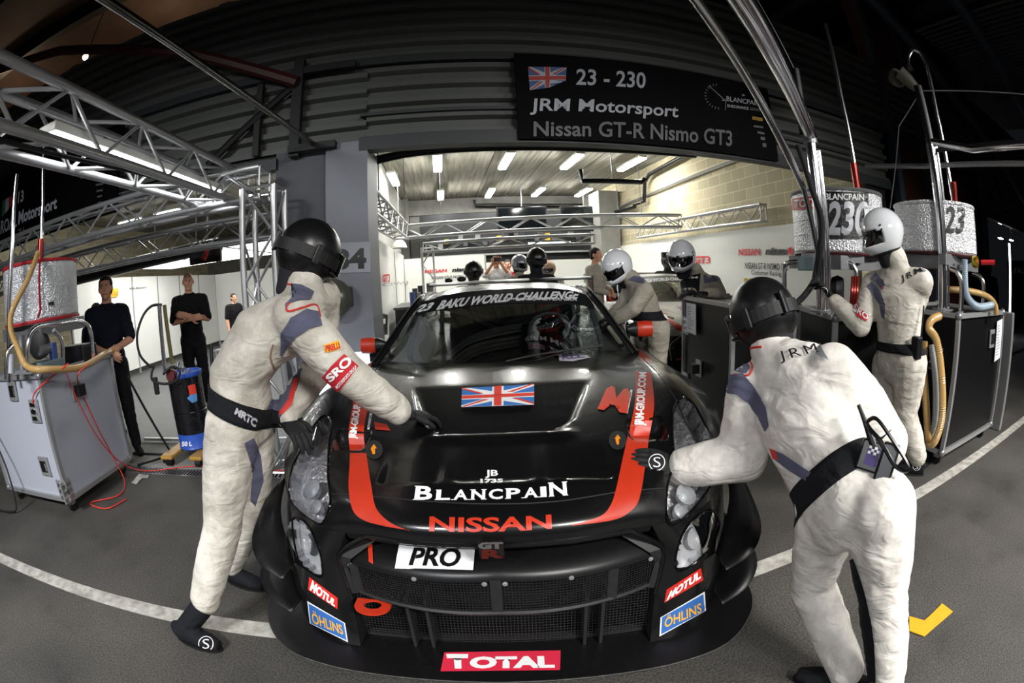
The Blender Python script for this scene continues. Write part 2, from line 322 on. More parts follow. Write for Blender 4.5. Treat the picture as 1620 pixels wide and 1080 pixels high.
# fluorescent ceiling lights
TUBEN=mat('lit_tube_neighbour','#ffffff',.5,emit=((1,.99,.95,1),TUBE_N))
TUBE=mat('lit_tube','#ffffff',.5,emit=((1,.99,.93,1),TUBE_E)); HOUS=mat('lamp_housing','#cfcfc9',.5)
def ceil_light(x,y,z,lx,ly,label,group):
    TB=TUBEN if x<-3 else TUBE
    t=thing('ceiling_light',(x,y,z),label,'light',group)
    MB().box((x,y,z+.03),(lx+.02,ly+.02,.05)).build('housing',HOUS,t); MB().box((x,y,z-.012),(lx,ly,.03),bev=.01).build('diffuser',TB,t); MB().cyl((x-lx*.0,y-ly*.3,z+.05),(x,y-ly*.3,4.0),.008,6).build('hanger',STEEL,t); return t
cols=['leftmost','second','third','rightmost']
for i,x in enumerate((0,1.42,2.83,4.21)):
    ceil_light(x,9.7,3.78,.16,1.35,'lit fluorescent ceiling light, %s of the four nearest in our garage'%cols[i],'garage ceiling lights')
    ceil_light(x+.06,13.6,3.78,.16,1.35,'lit fluorescent ceiling light, %s of the four in the middle row of our garage'%cols[i],'garage ceiling lights')
ceil_light(-1.0,10.6,3.7,.16,1.3,'lit fluorescent ceiling light by the grey pillar at the left of our garage','garage ceiling lights')
for i,(x,y) in enumerate(((-.4,17.2),(1.3,17.2),(2.9,17.2),(-2.3,17))):
    ceil_light(x,y,3.6,.16,1.2,'small distant ceiling light behind the far beam, number %s from the left'%['two','three','four','one'][i],'garage ceiling lights')
NM=['first','second','third','fourth','fifth','sixth','seventh','eighth']
k=0
for y in (7.3,10.8):
    for x in (-4.2,-5.8,-7.2,-8.6):
        ceil_light(x,y,3.78,.85,.16,'lit fluorescent light over the neighbouring left garage, %s in the %s row'%(NM[(-4.2-x)>1 and int(round((-4.4-x)/1.4))+0 or 0],'near' if y<8 else 'far'),'neighbour ceiling lights'); k+=1
# white vinyl booth walls
VIN=mat('white_vinyl_panel','#d9d9d4',.28,nz=(2,.15,'#c2c2bc')); VING=mat('panel_joint','#8f9090',.4)
VIN2=mat('white_partition_vinyl','#d2d3ce',.35,nz=(2,.15,'#c4c5c0'))
def booth(pts,h,label,seams=1.0,z0=.12,vm=None):
    t=thing('booth_wall',(pts[0][0],pts[0][1],0),label,'partition')
    a=MB(); j=MB()
    for p,q in zip(pts,pts[1:]):
        p,q=Vector((*p,0)),Vector((*q,0)); d=q-p; n=max(1,int(d.length/seams)); a.box((p+q)/2+Vector((0,0,(h+z0)/2)),(d.length,.03,h-z0),rot=math.atan2(d.y,d.x))
        for i in range(n+1): c=p+d*i/n; j.box(c+Vector((0,0,h/2)),(.045,.045,h))
    a.build('panel',vm or VIN,t); j.build('post',VING,t); return t
BW=booth([(-7.0,6.6),(-7.0,13.3),(-1.6,13.3)],2.1,'white panelled booth wall of the neighbouring left garage')
LB=booth([(-.95,4.6),(-1.0,12.5)],2.05,'white partition wall behind the grey pillar on the left of our garage',2,vm=VIN2)
BK=booth([(-1.0,12.5),(1.15,12.5)],1.95,'white partition at the back with red and black lettering',2.2,vm=VIN2)
BK2=booth([(1.2,13.2),(4.7,13.2)],1.75,'low white partition at the back right of our garage',1.6,vm=VIN2)
RW=booth([(4.98,4.1),(4.98,12.6)],2.08,'long white partition in front of the tan block wall with team lettering',4.3,vm=VIN2)
def wtext(s,pts,parent,m,**k): return flat_text(s,[P(*p[:2],**p[2]) for p in pts],m,parent,off=.02,**k)
X5=dict(X=4.965); RED=mat('red_lettering','#c8202a',.5); KK=mat('black_lettering','#16171a',.5)
wtext('NISSAN',[(1170,404,X5),(1204,404,X5),(1203,393,X5),(1170,394,X5)],RW,RED,bold=.03)
wtext('nism',[(1212,403,X5),(1246,403,X5),(1244,391,X5),(1212,392,X5)],RW,KK,bold=.05,shear=.15)
wtext('o',[(1247,403,X5),(1256,403,X5),(1256,391,X5),(1247,391,X5)],RW,RED,bold=.07)
wtext('NISSAN GT-R NISMO GT3',[(1180,425,X5),(1249,428,X5),(1248,417,X5),(1180,415,X5)],RW,KK,bold=.01)
wtext('Customer Racing',[(1190,436,X5),(1238,439,X5),(1237,429,X5),(1190,427,X5)],RW,KK,bold=.01)
wtext('GT3',[(1100,417,X5),(1124,417,X5),(1124,405,X5),(1100,405,X5)],RW,RED,bold=.03)
YB=dict(Y=12.48)
wtext('NISSAN',[(672,432.5,YB),(707,430,YB),(707,425,YB),(672,427,YB)],BK,RED,bold=.03)
wtext('nismo',[(715,430,YB),(748,428,YB),(748,422,YB),(715,424,YB)],BK,KK,bold=.05,shear=.15)
wtext('NISSAN GT-R NISMO GT3',[(683,442,YB),(745,438,YB),(745,434,YB),(683,437,YB)],BK,KK,bold=.01)
XL=dict(X=-.93)
wtext('GT3',[(603,447,XL),(615,447,XL),(615,433,XL),(603,434,XL)],LB,RED,bold=.05); wtext('POWER',[(585,455,XL),(648,449,XL),(648,444,XL),(585,450,XL)],LB,VING)
XW=dict(X=-6.97)
wtext('ROAL Motorsport',[(204,459,XW),(231,456,XW),(231,453,XW),(204,455,XW)],BW,KK)
flat_poly([P(172,457,**XW),P(186,456,**XW),P(186,469,**XW),P(172,470,**XW)],mat('yellow_vinyl','#e9b417',.5),BW,.02,'sticker'); wtext('PIRELLI',[(173,468,XW),(185.5,467,XW),(185.5,461,XW),(173,462,XW)],BW,RED,bold=.04)
# ================================================================== THE RACE CAR
CA=R(9.2); CO=Vector((.068,1.129,0)); CX=Vector((math.cos(CA),-math.sin(CA),0)); CY=Vector((math.sin(CA),math.cos(CA),0)); CZ=Vector((0,0,1))
def W(x,y=None,z=None):
    if y is None: x,y,z=x
    return CO+CX*x+CY*y+CZ*z
def toCar(w): d=w-CO; return Vector((d.dot(CX),d.dot(CY),d.z))
def pix(w):
    d=Vector(w)-C0; x,y,z=d.dot(RX),d.dot(UX),d.dot(FX); n=math.hypot(x,y); th=math.atan2(n,z); r=2*CAM['f']*math.sin(th/2)/max(n,1e-9); return 810+x*r,540-y*r
def inpoly(p,poly):
    x,y=p; c=False; j=len(poly)-1
    for i in range(len(poly)):
        xi,yi=poly[i]; xj,yj=poly[j]
        if (yi>y)!=(yj>y) and x<(xj-xi)*(y-yi)/(yj-yi)+xi: c=not c
        j=i
    return c
PAINT=mat('satin_black_paint','#0a0a0b',.27,0,nz=(9,.3,'#111113'),coat=.35,spec=.55)
CARB=mat('carbon_fibre','#0b0b0c',.38,spec=.45,nz=(60,.4,'#151517')); DARK=mat('dark_cavity','#050505',.7); FRAME=mat('grille_frame_grey','#2b2b2c',.45,.2,nz=(30,.4,'#1a1a1b'))
CARRED=mat('orange_red_vinyl','#b83018',.4,nz=(20,.25,'#96260f'))
def thin_glass(name,tint,rough=.02,refl=1.0):
    M=bpy.data.materials.new(name); M.use_nodes=True; N=M.node_tree.nodes; L=M.node_tree.links; N.remove(N['Principled BSDF']); o=N['Material Output']
    t=N.new('ShaderNodeBsdfTransparent'); t.inputs[0].default_value=(*tint,1); g=N.new('ShaderNodeBsdfGlossy'); g.inputs['Roughness'].default_value=rough; f=N.new('ShaderNodeFresnel'); f.inputs[0].default_value=1.45
    m=N.new('ShaderNodeMixShader'); k=N.new('ShaderNodeMath'); k.operation='MULTIPLY'; k.inputs[1].default_value=refl; L.new(f.outputs[0],k.inputs[0]); L.new(k.outputs[0],m.inputs[0]); L.new(t.outputs[0],m.inputs[1]); L.new(g.outputs[0],m.inputs[2]); L.new(m.outputs[0],o.inputs[0]); return M
WGLASS=thin_glass('windscreen_glass',(.50,.53,.52),refl=.4); CLEAR=thin_glass('clear_lens',(.93,.93,.93))
CRINK=mat('crinkled_chrome','#d2d2d6',.24,.6,bump=(42,1.0,.02)); PEARL=mat('lamp_reflector','#c4c5c8',.28,.35,bump=(30,.5,.01))
def surf(ctrl,nu,nv):
    rows=[cat(r,nv) for r in ctrl]; cols=[cat([r[j] for r in rows],nu) for j in range(len(rows[0]))]
    return [[cols[j][i] for j in range(len(cols))] for i in range(len(cols[0]))]
def mirror(ctrl): return [[Vector((-p[0],p[1],p[2])) for p in r[:0:-1]]+[Vector(p) for p in r] for r in ctrl]
car=thing('race_car',W(0,2.4,0),'black race car with orange-red stripes standing in the pit stop, nose towards us','car')
R0=[(0,.13,.60),(.25,.15,.595),(.42,.20,.58),(.52,.225,.57),(.62,.25,.565),(.75,.33,.56),(.88,.48,.56),(.965,.68,.56)]
TOP=[R0,
[(0,.15,.655),(.25,.17,.65),(.42,.215,.635),(.52,.24,.625),(.62,.27,.61),(.76,.36,.61),(.90,.52,.62),(.98,.70,.62)],
[(0,.24,.70),(.25,.255,.695),(.42,.28,.69),(.53,.30,.68),(.63,.33,.665),(.77,.41,.665),(.91,.57,.68),(.99,.74,.68)],
[(0,.40,.75),(.25,.40,.75),(.42,.42,.745),(.54,.44,.74),(.64,.46,.735),(.77,.52,.745),(.905,.66,.745),(1.0,.80,.72)],
[(0,.65,.80),(.25,.65,.80),(.43,.65,.80),(.55,.66,.80),(.65,.67,.805),(.77,.72,.825),(.89,.82,.82),(1.01,.9,.76)],
[(0,.95,.85),(.25,.95,.85),(.43,.95,.85),(.56,.95,.852),(.66,.95,.86),(.77,.98,.885),(.88,1.05,.875),(1.01,1.1,.80)],
[(0,1.25,.885),(.25,1.25,.885),(.45,1.25,.885),(.58,1.25,.882),(.68,1.27,.887),(.78,1.3,.902),(.88,1.33,.89),(1.0,1.36,.82)],
[(0,1.50,.905),(.25,1.505,.905),(.45,1.52,.905),(.6,1.55,.90),(.72,1.60,.895),(.8,1.65,.895),(.88,1.7,.885),(.98,1.74,.83)],
[(0,1.62,.91),(.25,1.64,.91),(.45,1.67,.91),(.6,1.7,.905),(.72,1.76,.90),(.8,1.9,.90),(.87,2.0,.885),(.97,2.05,.84)]]
def sm(a,b,x): t=min(1,max(0,(x-a)/(b-a))); return t*t*(3-2*t)
def hood_depth(x,y):
    d=0
    # large recessed outlet under the flag: sides converge forward, deep at the front lip, flush at the back
    t=(y-.63)/(1.13-.63)
    if -.05<t<1.0:
        hw=.27+.165*max(t,0)-(.06*sm(.2,0,t)); e=hw-abs(x)
        if e>-.02: d+=.075*(1-max(t,0))**.9*sm(-.012,.018,e)*sm(-.035,.01,t)
    # raised rim round the outlet
    for s in (1,):
        if .5<y<.66 and abs(x)<.33: d-=.012*math.exp(-((y-.595)/.028)**2)*sm(.33,.26,abs(x))
    # three shallow louvre panels ahead of it
    for a,b in ((-.40,-.18),(-.13,.13),(.18,.40)):
        if a-.02<x<b+.02 and .30<y<.56: d+=.016*sm(a-.012,a+.012,x)*sm(b+.012,b-.012,x)*sm(.325,.34,y)*sm(.56,.36,y)
    # duct mouths on the stripes
    ax=abs(x)
    if .50<ax<.70 and .5<y<.74:
        d+=.05*sm(.515,.53,ax)*sm(.665,.65,ax)*sm(.53,.57,y)*sm(.665,.645,y)
    return d
G=surf(mirror(TOP),14,12)
for r in G:
    for p in r: p.z-=hood_depth(p.x,p.y)
HL_L=[(516,657),(500,668),(474,715),(460,748),(459,790),(478,812),(506,829),(517,815),(523,790),(519,750),(521,700),(524,672)]
HL_R=[(1080,628),(1098,640),(1112,665),(1135,715),(1128,760),(1100,800),(1066,830),(1054,812),(1056,770),(1066,730),(1064,680),(1066,645)]
FOG_L=[(463,823),(478,822),(492,838),(505,868),(511,898),(508,912),(494,906),(472,884),(456,850),(454,833)]
FOG_R=[(1128,808),(1115,808),(1095,822),(1078,848),(1069,880),(1070,899),(1081,901),(1104,886),(1128,858),(1138,828)]
def to_mesh(G,cuts):
    n=len(G[0]); V=[W(p) for r in G for p in r]; keep=[]; cut=[[] for _ in cuts]
    for i in range(len(G)-1):
        for j in range(n-1):
            q=(i*n+j,i*n+j+1,(i+1)*n+j+1,(i+1)*n+j); c=(V[q[0]]+V[q[2]])/2; u=pix(c); hit=False
            for k,pl in enumerate(cuts):
                if inpoly(u,pl): cut[k].append(q); hit=True; break
            if not hit: keep.append(q)
    return V,keep,cut
def compact(V,F):
    ids=sorted({i for f in F for i in f}); m={a:b for b,a in enumerate(ids)}; return [V[i] for i in ids],[tuple(m[i] for i in f) for f in F]
V,F,CUT=to_mesh(G,[HL_L,HL_R,FOG_L,FOG_R]); vv,ff=compact(V,F)
HOODBV=BVHTree.FromPolygons(V,F+[q for c in CUT for q in c])
hood=mesh_obj('bonnet',vv,ff,PAINT,car,smooth=True,angle=60)
# bumper corners + sides of the opening
BUMP=[[R0[3],R0[4],R0[5],R0[6],R0[7]],
[(.555,.235,.50),(.64,.235,.50),(.765,.30,.50),(.89,.46,.50),(.975,.68,.50)],
[(.575,.245,.41),(.66,.215,.41),(.78,.265,.41),(.90,.44,.41),(.98,.68,.41)],
[(.56,.225,.27),(.66,.185,.27),(.785,.225,.27),(.905,.41,.27),(.985,.68,.27)],
[(.548,.165,.14),(.66,.165,.14),(.80,.235,.14),(.92,.42,.14),(.99,.68,.14)],
[(.545,.14,.075),(.66,.155,.075),(.81,.245,.075),(.93,.43,.075),(.99,.68,.075)]]
BV=[];BF=[]; BCUT=[[],[]]
for sgn in (1,-1):
    c=[[Vector((sgn*p[0],p[1],p[2])) for p in r] for r in BUMP]; g2=surf(c,8,12); v,f,cu=to_mesh(g2,[FOG_L,FOG_R]); n=len(BV); BV+=v; BF+=[tuple(i+n for i in q) for q in f]
    for k in (0,1): BCUT[k]+=[tuple(i+n for i in q) for q in cu[k]]
for sd in (1,-1):
    vv,ff=compact(BV,[q for q in BF if toCar(BV[q[0]]).x*sd>0]); mesh_obj('front_bumper',vv,ff,PAINT,car,smooth=True,angle=60)
ALLV=V+BV; nV=len(V); ALLF=F+[q for c in CUT for q in c]+[tuple(i+nV for i in q) for q in BF+BCUT[0]+BCUT[1]]
BVH=BVHTree.FromPolygons(ALLV,ALLF)
# inner walls of the opening
s=MB()
for sg in (1,-1):
    edge=[Vector((sg*r[0][0],r[0][1],r[0][2])) for r in BUMP]; s.grid([[W(p) for p in edge],[W(p.x*.985,p.y+.28,p.z) for p in edge]])
lip=[Vector(p) for p in R0[3::-1]]; lip=[Vector((-p.x,p.y,p.z)) for p in lip[:-1]]+[Vector(p) for p in R0[:4]]
s.grid([[W(p) for p in lip],[W(p.x,p.y+.02,p.z-.035) for p in lip],[W(p.x,p.y+.3,p.z-.02) for p in lip]]); s.build('opening_liner',DARK,car)
MB().tube([W(p.x,p.y-.002,p.z-.006) for p in cat([Vector((-BUMP[3][0][0],BUMP[3][0][1],BUMP[3][0][2])),Vector((-.578,.24,.42)),Vector((-.555,.232,.49)),Vector((-.46,.205,.565))]+lip[1:-1]+[Vector((.46,.205,.565)),Vector((.555,.232,.49)),Vector((.578,.24,.42)),Vector(BUMP[3][0])],4)],.008,8).build('opening_rim',PAINT,car,smooth=True)
# upper grille beam: curved, top surface, mesh band, grey frame
def bx(x): return .10+.15*(abs(x)/.56)**2
xs=[-.56+1.12*i/40 for i in range(41)]
s=MB(); s.grid([[W(x,bx(x)+.22,.535-.02*abs(x)) for x in xs],[W(x,bx(x)+.06,.52-.05*abs(x)) for x in xs],[W(x,bx(x)+.012,.507-.09*abs(x)) for x in xs],[W(x,bx(x),.49-.09*abs(x)) for x in xs],[W(x,bx(x)-.004,.475-.09*abs(x)) for x in xs]]); beam=s.build('grille_beam',CARB,car,smooth=True,angle=70)
BEAMBV=BVHTree.FromPolygons(s.v,s.f)
s=MB(); s.tube([W(x,bx(x)+.0,.335-.02*(abs(x)/.56)-.03*abs(x)) for x in xs],.010,6)
for x in (-.52,.385,0.0): s.grid([[W(x-.018,bx(x)-.006,.48-.09*abs(x)),W(x+.018,bx(x)-.006,.48-.09*abs(x))],[W(x-.018,bx(x)-.006,.33-.05*abs(x)),W(x+.018,bx(x)-.006,.33-.05*abs(x))]])
for sg in (1,-1):
    s.grid([[W(sg*.40,.24,.55),W(sg*.44,.23,.55)],[W(sg*.52,bx(.52)-.01,.46),W(sg*.575,.235,.46)],[W(sg*.55,bx(.55)-.008,.40),W(sg*.583,.24,.40)],[W(sg*.53,bx(.53)-.006,.29),W(sg*.572,.225,.285)]])
s.build('grille_frame',FRAME,car)
def wire_grid(name,x0,x1,yf,z0f,z1f,step,parent,m=None,r=.0012):
    s=MB(); n=int((x1-x0)/step)
    for i in range(n+1): x=x0+i*step; a,b=W(x,yf(x,0),z0f(x)),W(x,yf(x,1),z1f(x)); s.tube([a,b],r,3,caps=False)
    k=max(2,int((z1f((x0+x1)/2)-z0f((x0+x1)/2))/step))
    for j in range(k+1):
        t=j/k; s.tube([W(x,yf(x,t),z0f(x)*(1-t)+z1f(x)*t) for x in [x0+(x1-x0)*q/16 for q in range(17)]],r,3,caps=False)
    return s.build(name,m or mat('grille_wire','#3a3a3c',.35,.7),parent)
wire_grid('upper_mesh',-.555,.555,lambda x,t:bx(x)-.001,lambda x:.335-.05*abs(x),lambda x:.475-.09*abs(x),.011,car)
wire_grid('lower_mesh',-.54,.54,lambda x,t:.20+.03*t+.02*abs(x),lambda x:.085,lambda x:.32-.04*abs(x),.013,car)
s=MB(); s.grid([[W(-.57,.36,.08),W(.57,.36,.08)],[W(-.57,.36,.5),W(.57,.36,.5)]]); s.build('radiator',mat('radiator_core','#0b0c0d',.5,.3,bump=(300,.5)),car)
s=MB()
for x in (-.33,-.26,.30,.36): s.box(W(x,.22,.2),(.012,.10,.25),rot=-CA)
s.box(W(0,.23,.085),(1.06,.03,.012),rot=-CA); s.build('duct_divider',FRAME,car)
for i,(x,z) in enumerate(((-.535,.425),(-.27,.455),(-.035,.465),(.03,.465),(.24,.457),(.53,.425))):
    MB().lathe([(.0,.004),(.004,.004),(.0045,.002),(.009,.002),(.009,0)],W(x,bx(x)-.006,z),-CY,12).build('rivet',ALU,car,smooth=True)
# red tow plate
s=MB(); o=[];c=Vector((-.455,.165,.27))
for k in range(25):
    t=PI+PI*k/24; o.append((c.x+.068*math.cos(t),c.y-.01+.05*math.sin(t)))
o=[(c.x-.068,c.y+.03)]+o+[(c.x+.068,c.y+.03)]
inn=[(c.x-.0+.034*math.cos(PI+2*PI*k/28),c.y-.002+.026*math.sin(PI+2*PI*k/28)) for k in range(28)]
bm=bmesh.new(); 
for ring in (o,inn):
    vs=[bm.verts.new(W(a,b,.285)) for a,b in ring]
    for i in range(len(vs)): bm.edges.new((vs[i],vs[(i+1)%len(vs)]))
bmesh.ops.triangle_fill(bm,use_beauty=True,edges=bm.edges[:]); ex=bmesh.ops.extrude_face_region(bm,geom=bm.faces[:]); bmesh.ops.translate(bm,vec=(0,0,.008),verts=[e for e in ex['geom'] if isinstance(e,bmesh.types.BMVert)])
me=bpy.data.meshes.new('tow_plate'); bm.to_mesh(me); bm.free(); me.materials.append(CARRED); o_=bpy.data.objects.new('tow_plate',me); COL.objects.link(o_); setp(o_,car)
# headlights and round lamps from the cut-out areas
def lamp_unit(name,V,F,bowls,poly,label=None):
    if not F: return
    v,f=compact(V,F); me=mesh_obj(name,v,f,CLEAR,car,smooth=True); bm=bmesh.new(); bm.from_mesh(me.data); bmesh.ops.remove_doubles(bm,verts=bm.verts,dist=.009); bmesh.ops.recalc_face_normals(bm,faces=bm.faces); bm.to_mesh(me.data); bm.verts.ensure_lookup_table(); bm.normal_update()
    av=sum((x.normal for x in bm.verts),Vector()).normalized()
    if av.dot(C0-bm.verts[0].co)<0: av=-av
    cen=sum((x.co for x in bm.verts),Vector())/len(bm.verts)
    inv=[]
    for x in bm.verts:
        inv.append(x.co-av*(.03 if 'driving' in name else .055)+(cen-x.co)*.12)
    fl=[[q.index for q in ff_.verts] for ff_ in bm.faces]; be=[e for e in bm.edges if len(e.link_faces)==1]
    bm.verts.index_update(); wall=MB(); wall.add(inv,fl)
    for e in be: a,b=e.verts; wall.add([a.co,b.co,inv[b.index],inv[a.index]],[(0,1,2,3)])
    bm.free(); wall.build('reflector',PEARL if 'driving' in name else CRINK,me,smooth=True)
    rim=[]; 
    for a,b in poly:
        h=BVH.ray_cast(C0,ray(a,b)); 
        if h[0]: rim.append(h[0]+av*.001)
    if len(rim)>4: MB().tube(cat(rim,4,closed=True),.0045,6,closed=True).build('rim',mat('gloss_black_trim','#070708',.12),me,smooth=True)
    for (a,b,r) in bowls:
        h=BVH.ray_cast(C0,ray(a,b)); c=h[0]-av*(.032 if 'driving' in name else .05)
        bb=MB().lathe([(r,.022),(r*.92,.018),(r*.7,.010),(r*.35,.0),(0,-.002)] if 'driving' in name else [(r,.042),(r*.92,.03),(r*.7,.012),(r*.35,.0),(0,-.002)],c,av,14 if 'driving' in name else 24).build('bowl',PEARL,me,smooth='driving' not in name); 'driving' in name or MB().ell(c+av*.012,(r*.42,)*3,n=14,m=9).build('projector_lens',mat('lamp_glass','#dfe6ea',.05,.3,coat=1),me,smooth=True)
    return me
lamp_unit('headlight',V,CUT[0],[(490,772,.042),(497,800,.03)],HL_L); lamp_unit('headlight',V,CUT[1],[(1088,780,.042),(1080,806,.03)],HL_R)
ids=lambda k:[tuple(q) for q in CUT[2+k]]+[tuple(i+nV for i in q) for q in BCUT[k]]
lamp_unit('driving_lamp',ALLV,ids(0),[(481,860,.046)],FOG_L); lamp_unit('driving_lamp',ALLV,ids(1),[(1105,850,.046)],FOG_R)
# splitter
E_=[(0,-.005),(.2,-.003),(.45,.0),(.62,.008),(.78,.035),(.88,.085),(.96,.16),(1.02,.25),(1.05,.35),(1.055,.5),(1.04,.68),(.98,.72)]
E2=[(p.x,p.y) for p in cat([Vector((a,b,0)) for a,b in E_],5)]; ring=[(-a,b) for a,b in E2[::-1]]+E2[1:]
MB().prism([W(a,b,.062) for a,b in ring],(0,0,0),(0,0,.014)).build('splitter',CARB,car)
MB().tube([W(a,b,.069) for a,b in ring],.0035,5).build('splitter_edge',mat('scuffed_edge','#4a4843',.6,nz=(30,.8,'#141414')),car)
# dive planes: two each side, curved plates leaving the bumper corner
def canard(sg,root,tip,up,name='dive_plane'):
    rt=cat([Vector((sg*a,b,c)) for a,b,c in root],6); tp=cat([Vector((sg*a,b,c)) for a,b,c in tip],6); k=min(len(rt),len(tp)); s=MB(); s.grid([[W(rt[i].lerp(tp[i],t)) for i in range(k)] for t in (0,.33,.66,1)])
    return s.build(name,CARB,car,smooth=True,solid=.006)
for sg in (1,-1):
    canard(sg,[(.80,.27,.375),(.85,.34,.44),(.92,.46,.52),(.965,.66,.60)],[(.80,.15,.375),(.93,.20,.40),(1.02,.33,.435),(1.03,.52,.52)],0)
    canard(sg,[(.81,.26,.20),(.86,.33,.24),(.93,.44,.29),(.98,.66,.34)],[(.82,.155,.20),(.95,.21,.22),(1.04,.33,.25),(1.05,.52,.30)],0)
# body sides, rear, roof
SIDE=[[(.98,1.74,.83),(1.0,1.74,.6),(1.0,1.74,.35),(.97,1.74,.12)],[(.97,2.05,.84),(.985,2.05,.6),(.99,2.05,.35),(.97,2.05,.12)],[(.93,2.6,.86),(.955,2.6,.6),(.96,2.6,.35),(.97,2.6,.12)],[(.93,3.2,.90),(.965,3.2,.62),(.975,3.2,.35),(.97,3.2,.12)],[(.98,3.6,.93),(1.01,3.6,.66),(1.0,3.6,.5),(.99,3.6,.40)],[(.98,4.0,.95),(1.02,4.0,.8),(1.02,4.0,.75),(1.0,4.0,.70)],[(.93,4.4,.96),(.99,4.4,.75),(1.0,4.4,.55),(.98,4.4,.35)],[(.80,4.70,.95),(.86,4.72,.7),(.86,4.72,.4),(.84,4.7,.25)],[(0,4.76,.97),(0,4.78,.7),(0,4.78,.4),(0,4.76,.25)]]
FRS=[[(1.0,.80,.72),(1.01,.82,.68),(1.01,.84,.64),(1.0,.86,.60)],[(1.01,.9,.76),(1.02,.92,.73),(1.02,.95,.71),(1.01,.97,.70)],[(1.01,1.1,.80),(1.02,1.1,.78),(1.02,1.1,.75),(1.01,1.1,.73)],[(1.0,1.36,.82),(1.01,1.36,.77),(1.01,1.36,.71),(1.0,1.36,.66)],[(.98,1.74,.83),(1.0,1.74,.6),(1.0,1.74,.35),(.97,1.74,.12)]]
for sg in (1,-1):
    for C_,nm_ in ((SIDE,'body_side'),(FRS,'front_wing')): MB().grid([[W(p) for p in r] for r in surf([[Vector((sg*a,b,c)) for a,b,c in r] for r in C_],6,6)]).build(nm_,PAINT,car,smooth=True)
DECK=[[(0,1.62,.91),(.45,1.67,.91),(.72,1.76,.90),(.87,2.0,.885),(.97,2.05,.84)],[(0,2.0,.9),(.45,2.2,.9),(.72,2.3,.9),(.86,2.45,.89),(.93,2.6,.86)],[(0,3.6,.95),(.4,3.6,.96),(.7,3.5,.97),(.85,3.5,.96),(.97,3.5,.92)],[(0,4.2,1.03),(.4,4.2,1.03),(.68,4.1,1.0),(.85,4.1,.98),(.96,4.1,.95)],[(0,4.76,.99),(.4,4.74,.98),(.68,4.7,.97),(.78,4.68,.96),(.84,4.66,.94)]]
MB().grid([[W(p) for p in r] for r in surf(mirror(DECK),6,5)]).build('rear_deck',PAINT,car,smooth=True)
ROOF=[[(0,2.36,1.293),(.3,2.33,1.286),(.47,2.26,1.268),(.575,2.18,1.245)],[(0,2.6,1.315),(.3,2.58,1.31),(.48,2.52,1.292),(.585,2.45,1.262)],[(0,3.0,1.32),(.3,3.0,1.315),(.48,2.98,1.295),(.59,2.95,1.25)],[(0,3.5,1.26),(.3,3.5,1.255),(.47,3.5,1.23),(.6,3.5,1.17)],[(0,4.0,1.11),(.3,4.0,1.105),(.5,4.02,1.08),(.66,4.05,1.02)],[(0,4.3,1.03),(.3,4.3,1.03),(.5,4.3,1.02),(.7,4.3,.99)]]
MB().grid([[W(p) for p in r] for r in surf(mirror(ROOF),6,6)]).build('roof',PAINT,car,smooth=True)
WS=[[(0,1.515,.898),(.25,1.53,.898),(.5,1.59,.899),(.66,1.655,.90),(.735,1.70,.905)],[(0,1.75,1.02),(.24,1.76,1.017),(.47,1.82,1.01),(.62,1.87,1.005),(.69,1.90,1.0)],[(0,2.06,1.17),(.23,2.06,1.165),(.44,2.06,1.15),(.585,2.06,1.13),(.64,2.06,1.115)],[(0,2.36,1.29),(.22,2.34,1.284),(.41,2.28,1.267),(.53,2.21,1.245),(.575,2.18,1.235)]]
wsg=surf(mirror(WS),10,6); s=MB().grid([[W(p) for p in r] for r in wsg]); wscreen=s.build('windscreen',WGLASS,car,smooth=True); WSBV=BVHTree.FromPolygons([Vector(x) for x in s.v],s.f)
# A-pillars, cowl, side glass
for sg in (1,-1):
    pl=cat([Vector((sg*a,b,c)) for a,b,c in ((.80,1.66,.895),(.735,1.84,1.01),(.675,2.02,1.13),(.605,2.2,1.245),(.60,2.45,1.27),(.605,2.95,1.255),(.66,3.5,1.15),(.74,4.0,1.0))],5)
    MB().tube([W(p) for p in pl],.024,8).build('roof_pillar',PAINT,car,smooth=True)
    sgl=[[Vector((sg*a,b,c)) for a,b,c in r] for r in (((.80,1.72,.9),(.74,1.84,1.0),(.66,2.05,1.13)),((.86,2.2,.89),(.76,2.25,1.05),(.62,2.3,1.24)),((.86,2.9,.9),(.76,2.9,1.08),(.62,2.9,1.24)),((.84,3.4,.93),(.78,3.4,1.0),(.68,3.4,1.14)))]
    MB().grid([[W(p) for p in r] for r in surf(sgl,5,4)]).build('side_window',WGLASS,car,smooth=True)
MB().grid([[W(p) for p in r] for r in surf(mirror([[(0,1.50,.90),(.3,1.515,.90),(.6,1.61,.895),(.78,1.68,.89)],[(0,1.535,.905),(.3,1.55,.905),(.58,1.64,.905),(.745,1.705,.91)]]),3,6)]).build('cowl',mat('matt_black','#060606',.8),car)
MB().tube([W(p) for p in cat([(.02,1.50,.915),(.2,1.56,.935),(.45,1.66,.945),(.6,1.71,.95)],4)],.006,6).build('wiper',BLACKP,car)
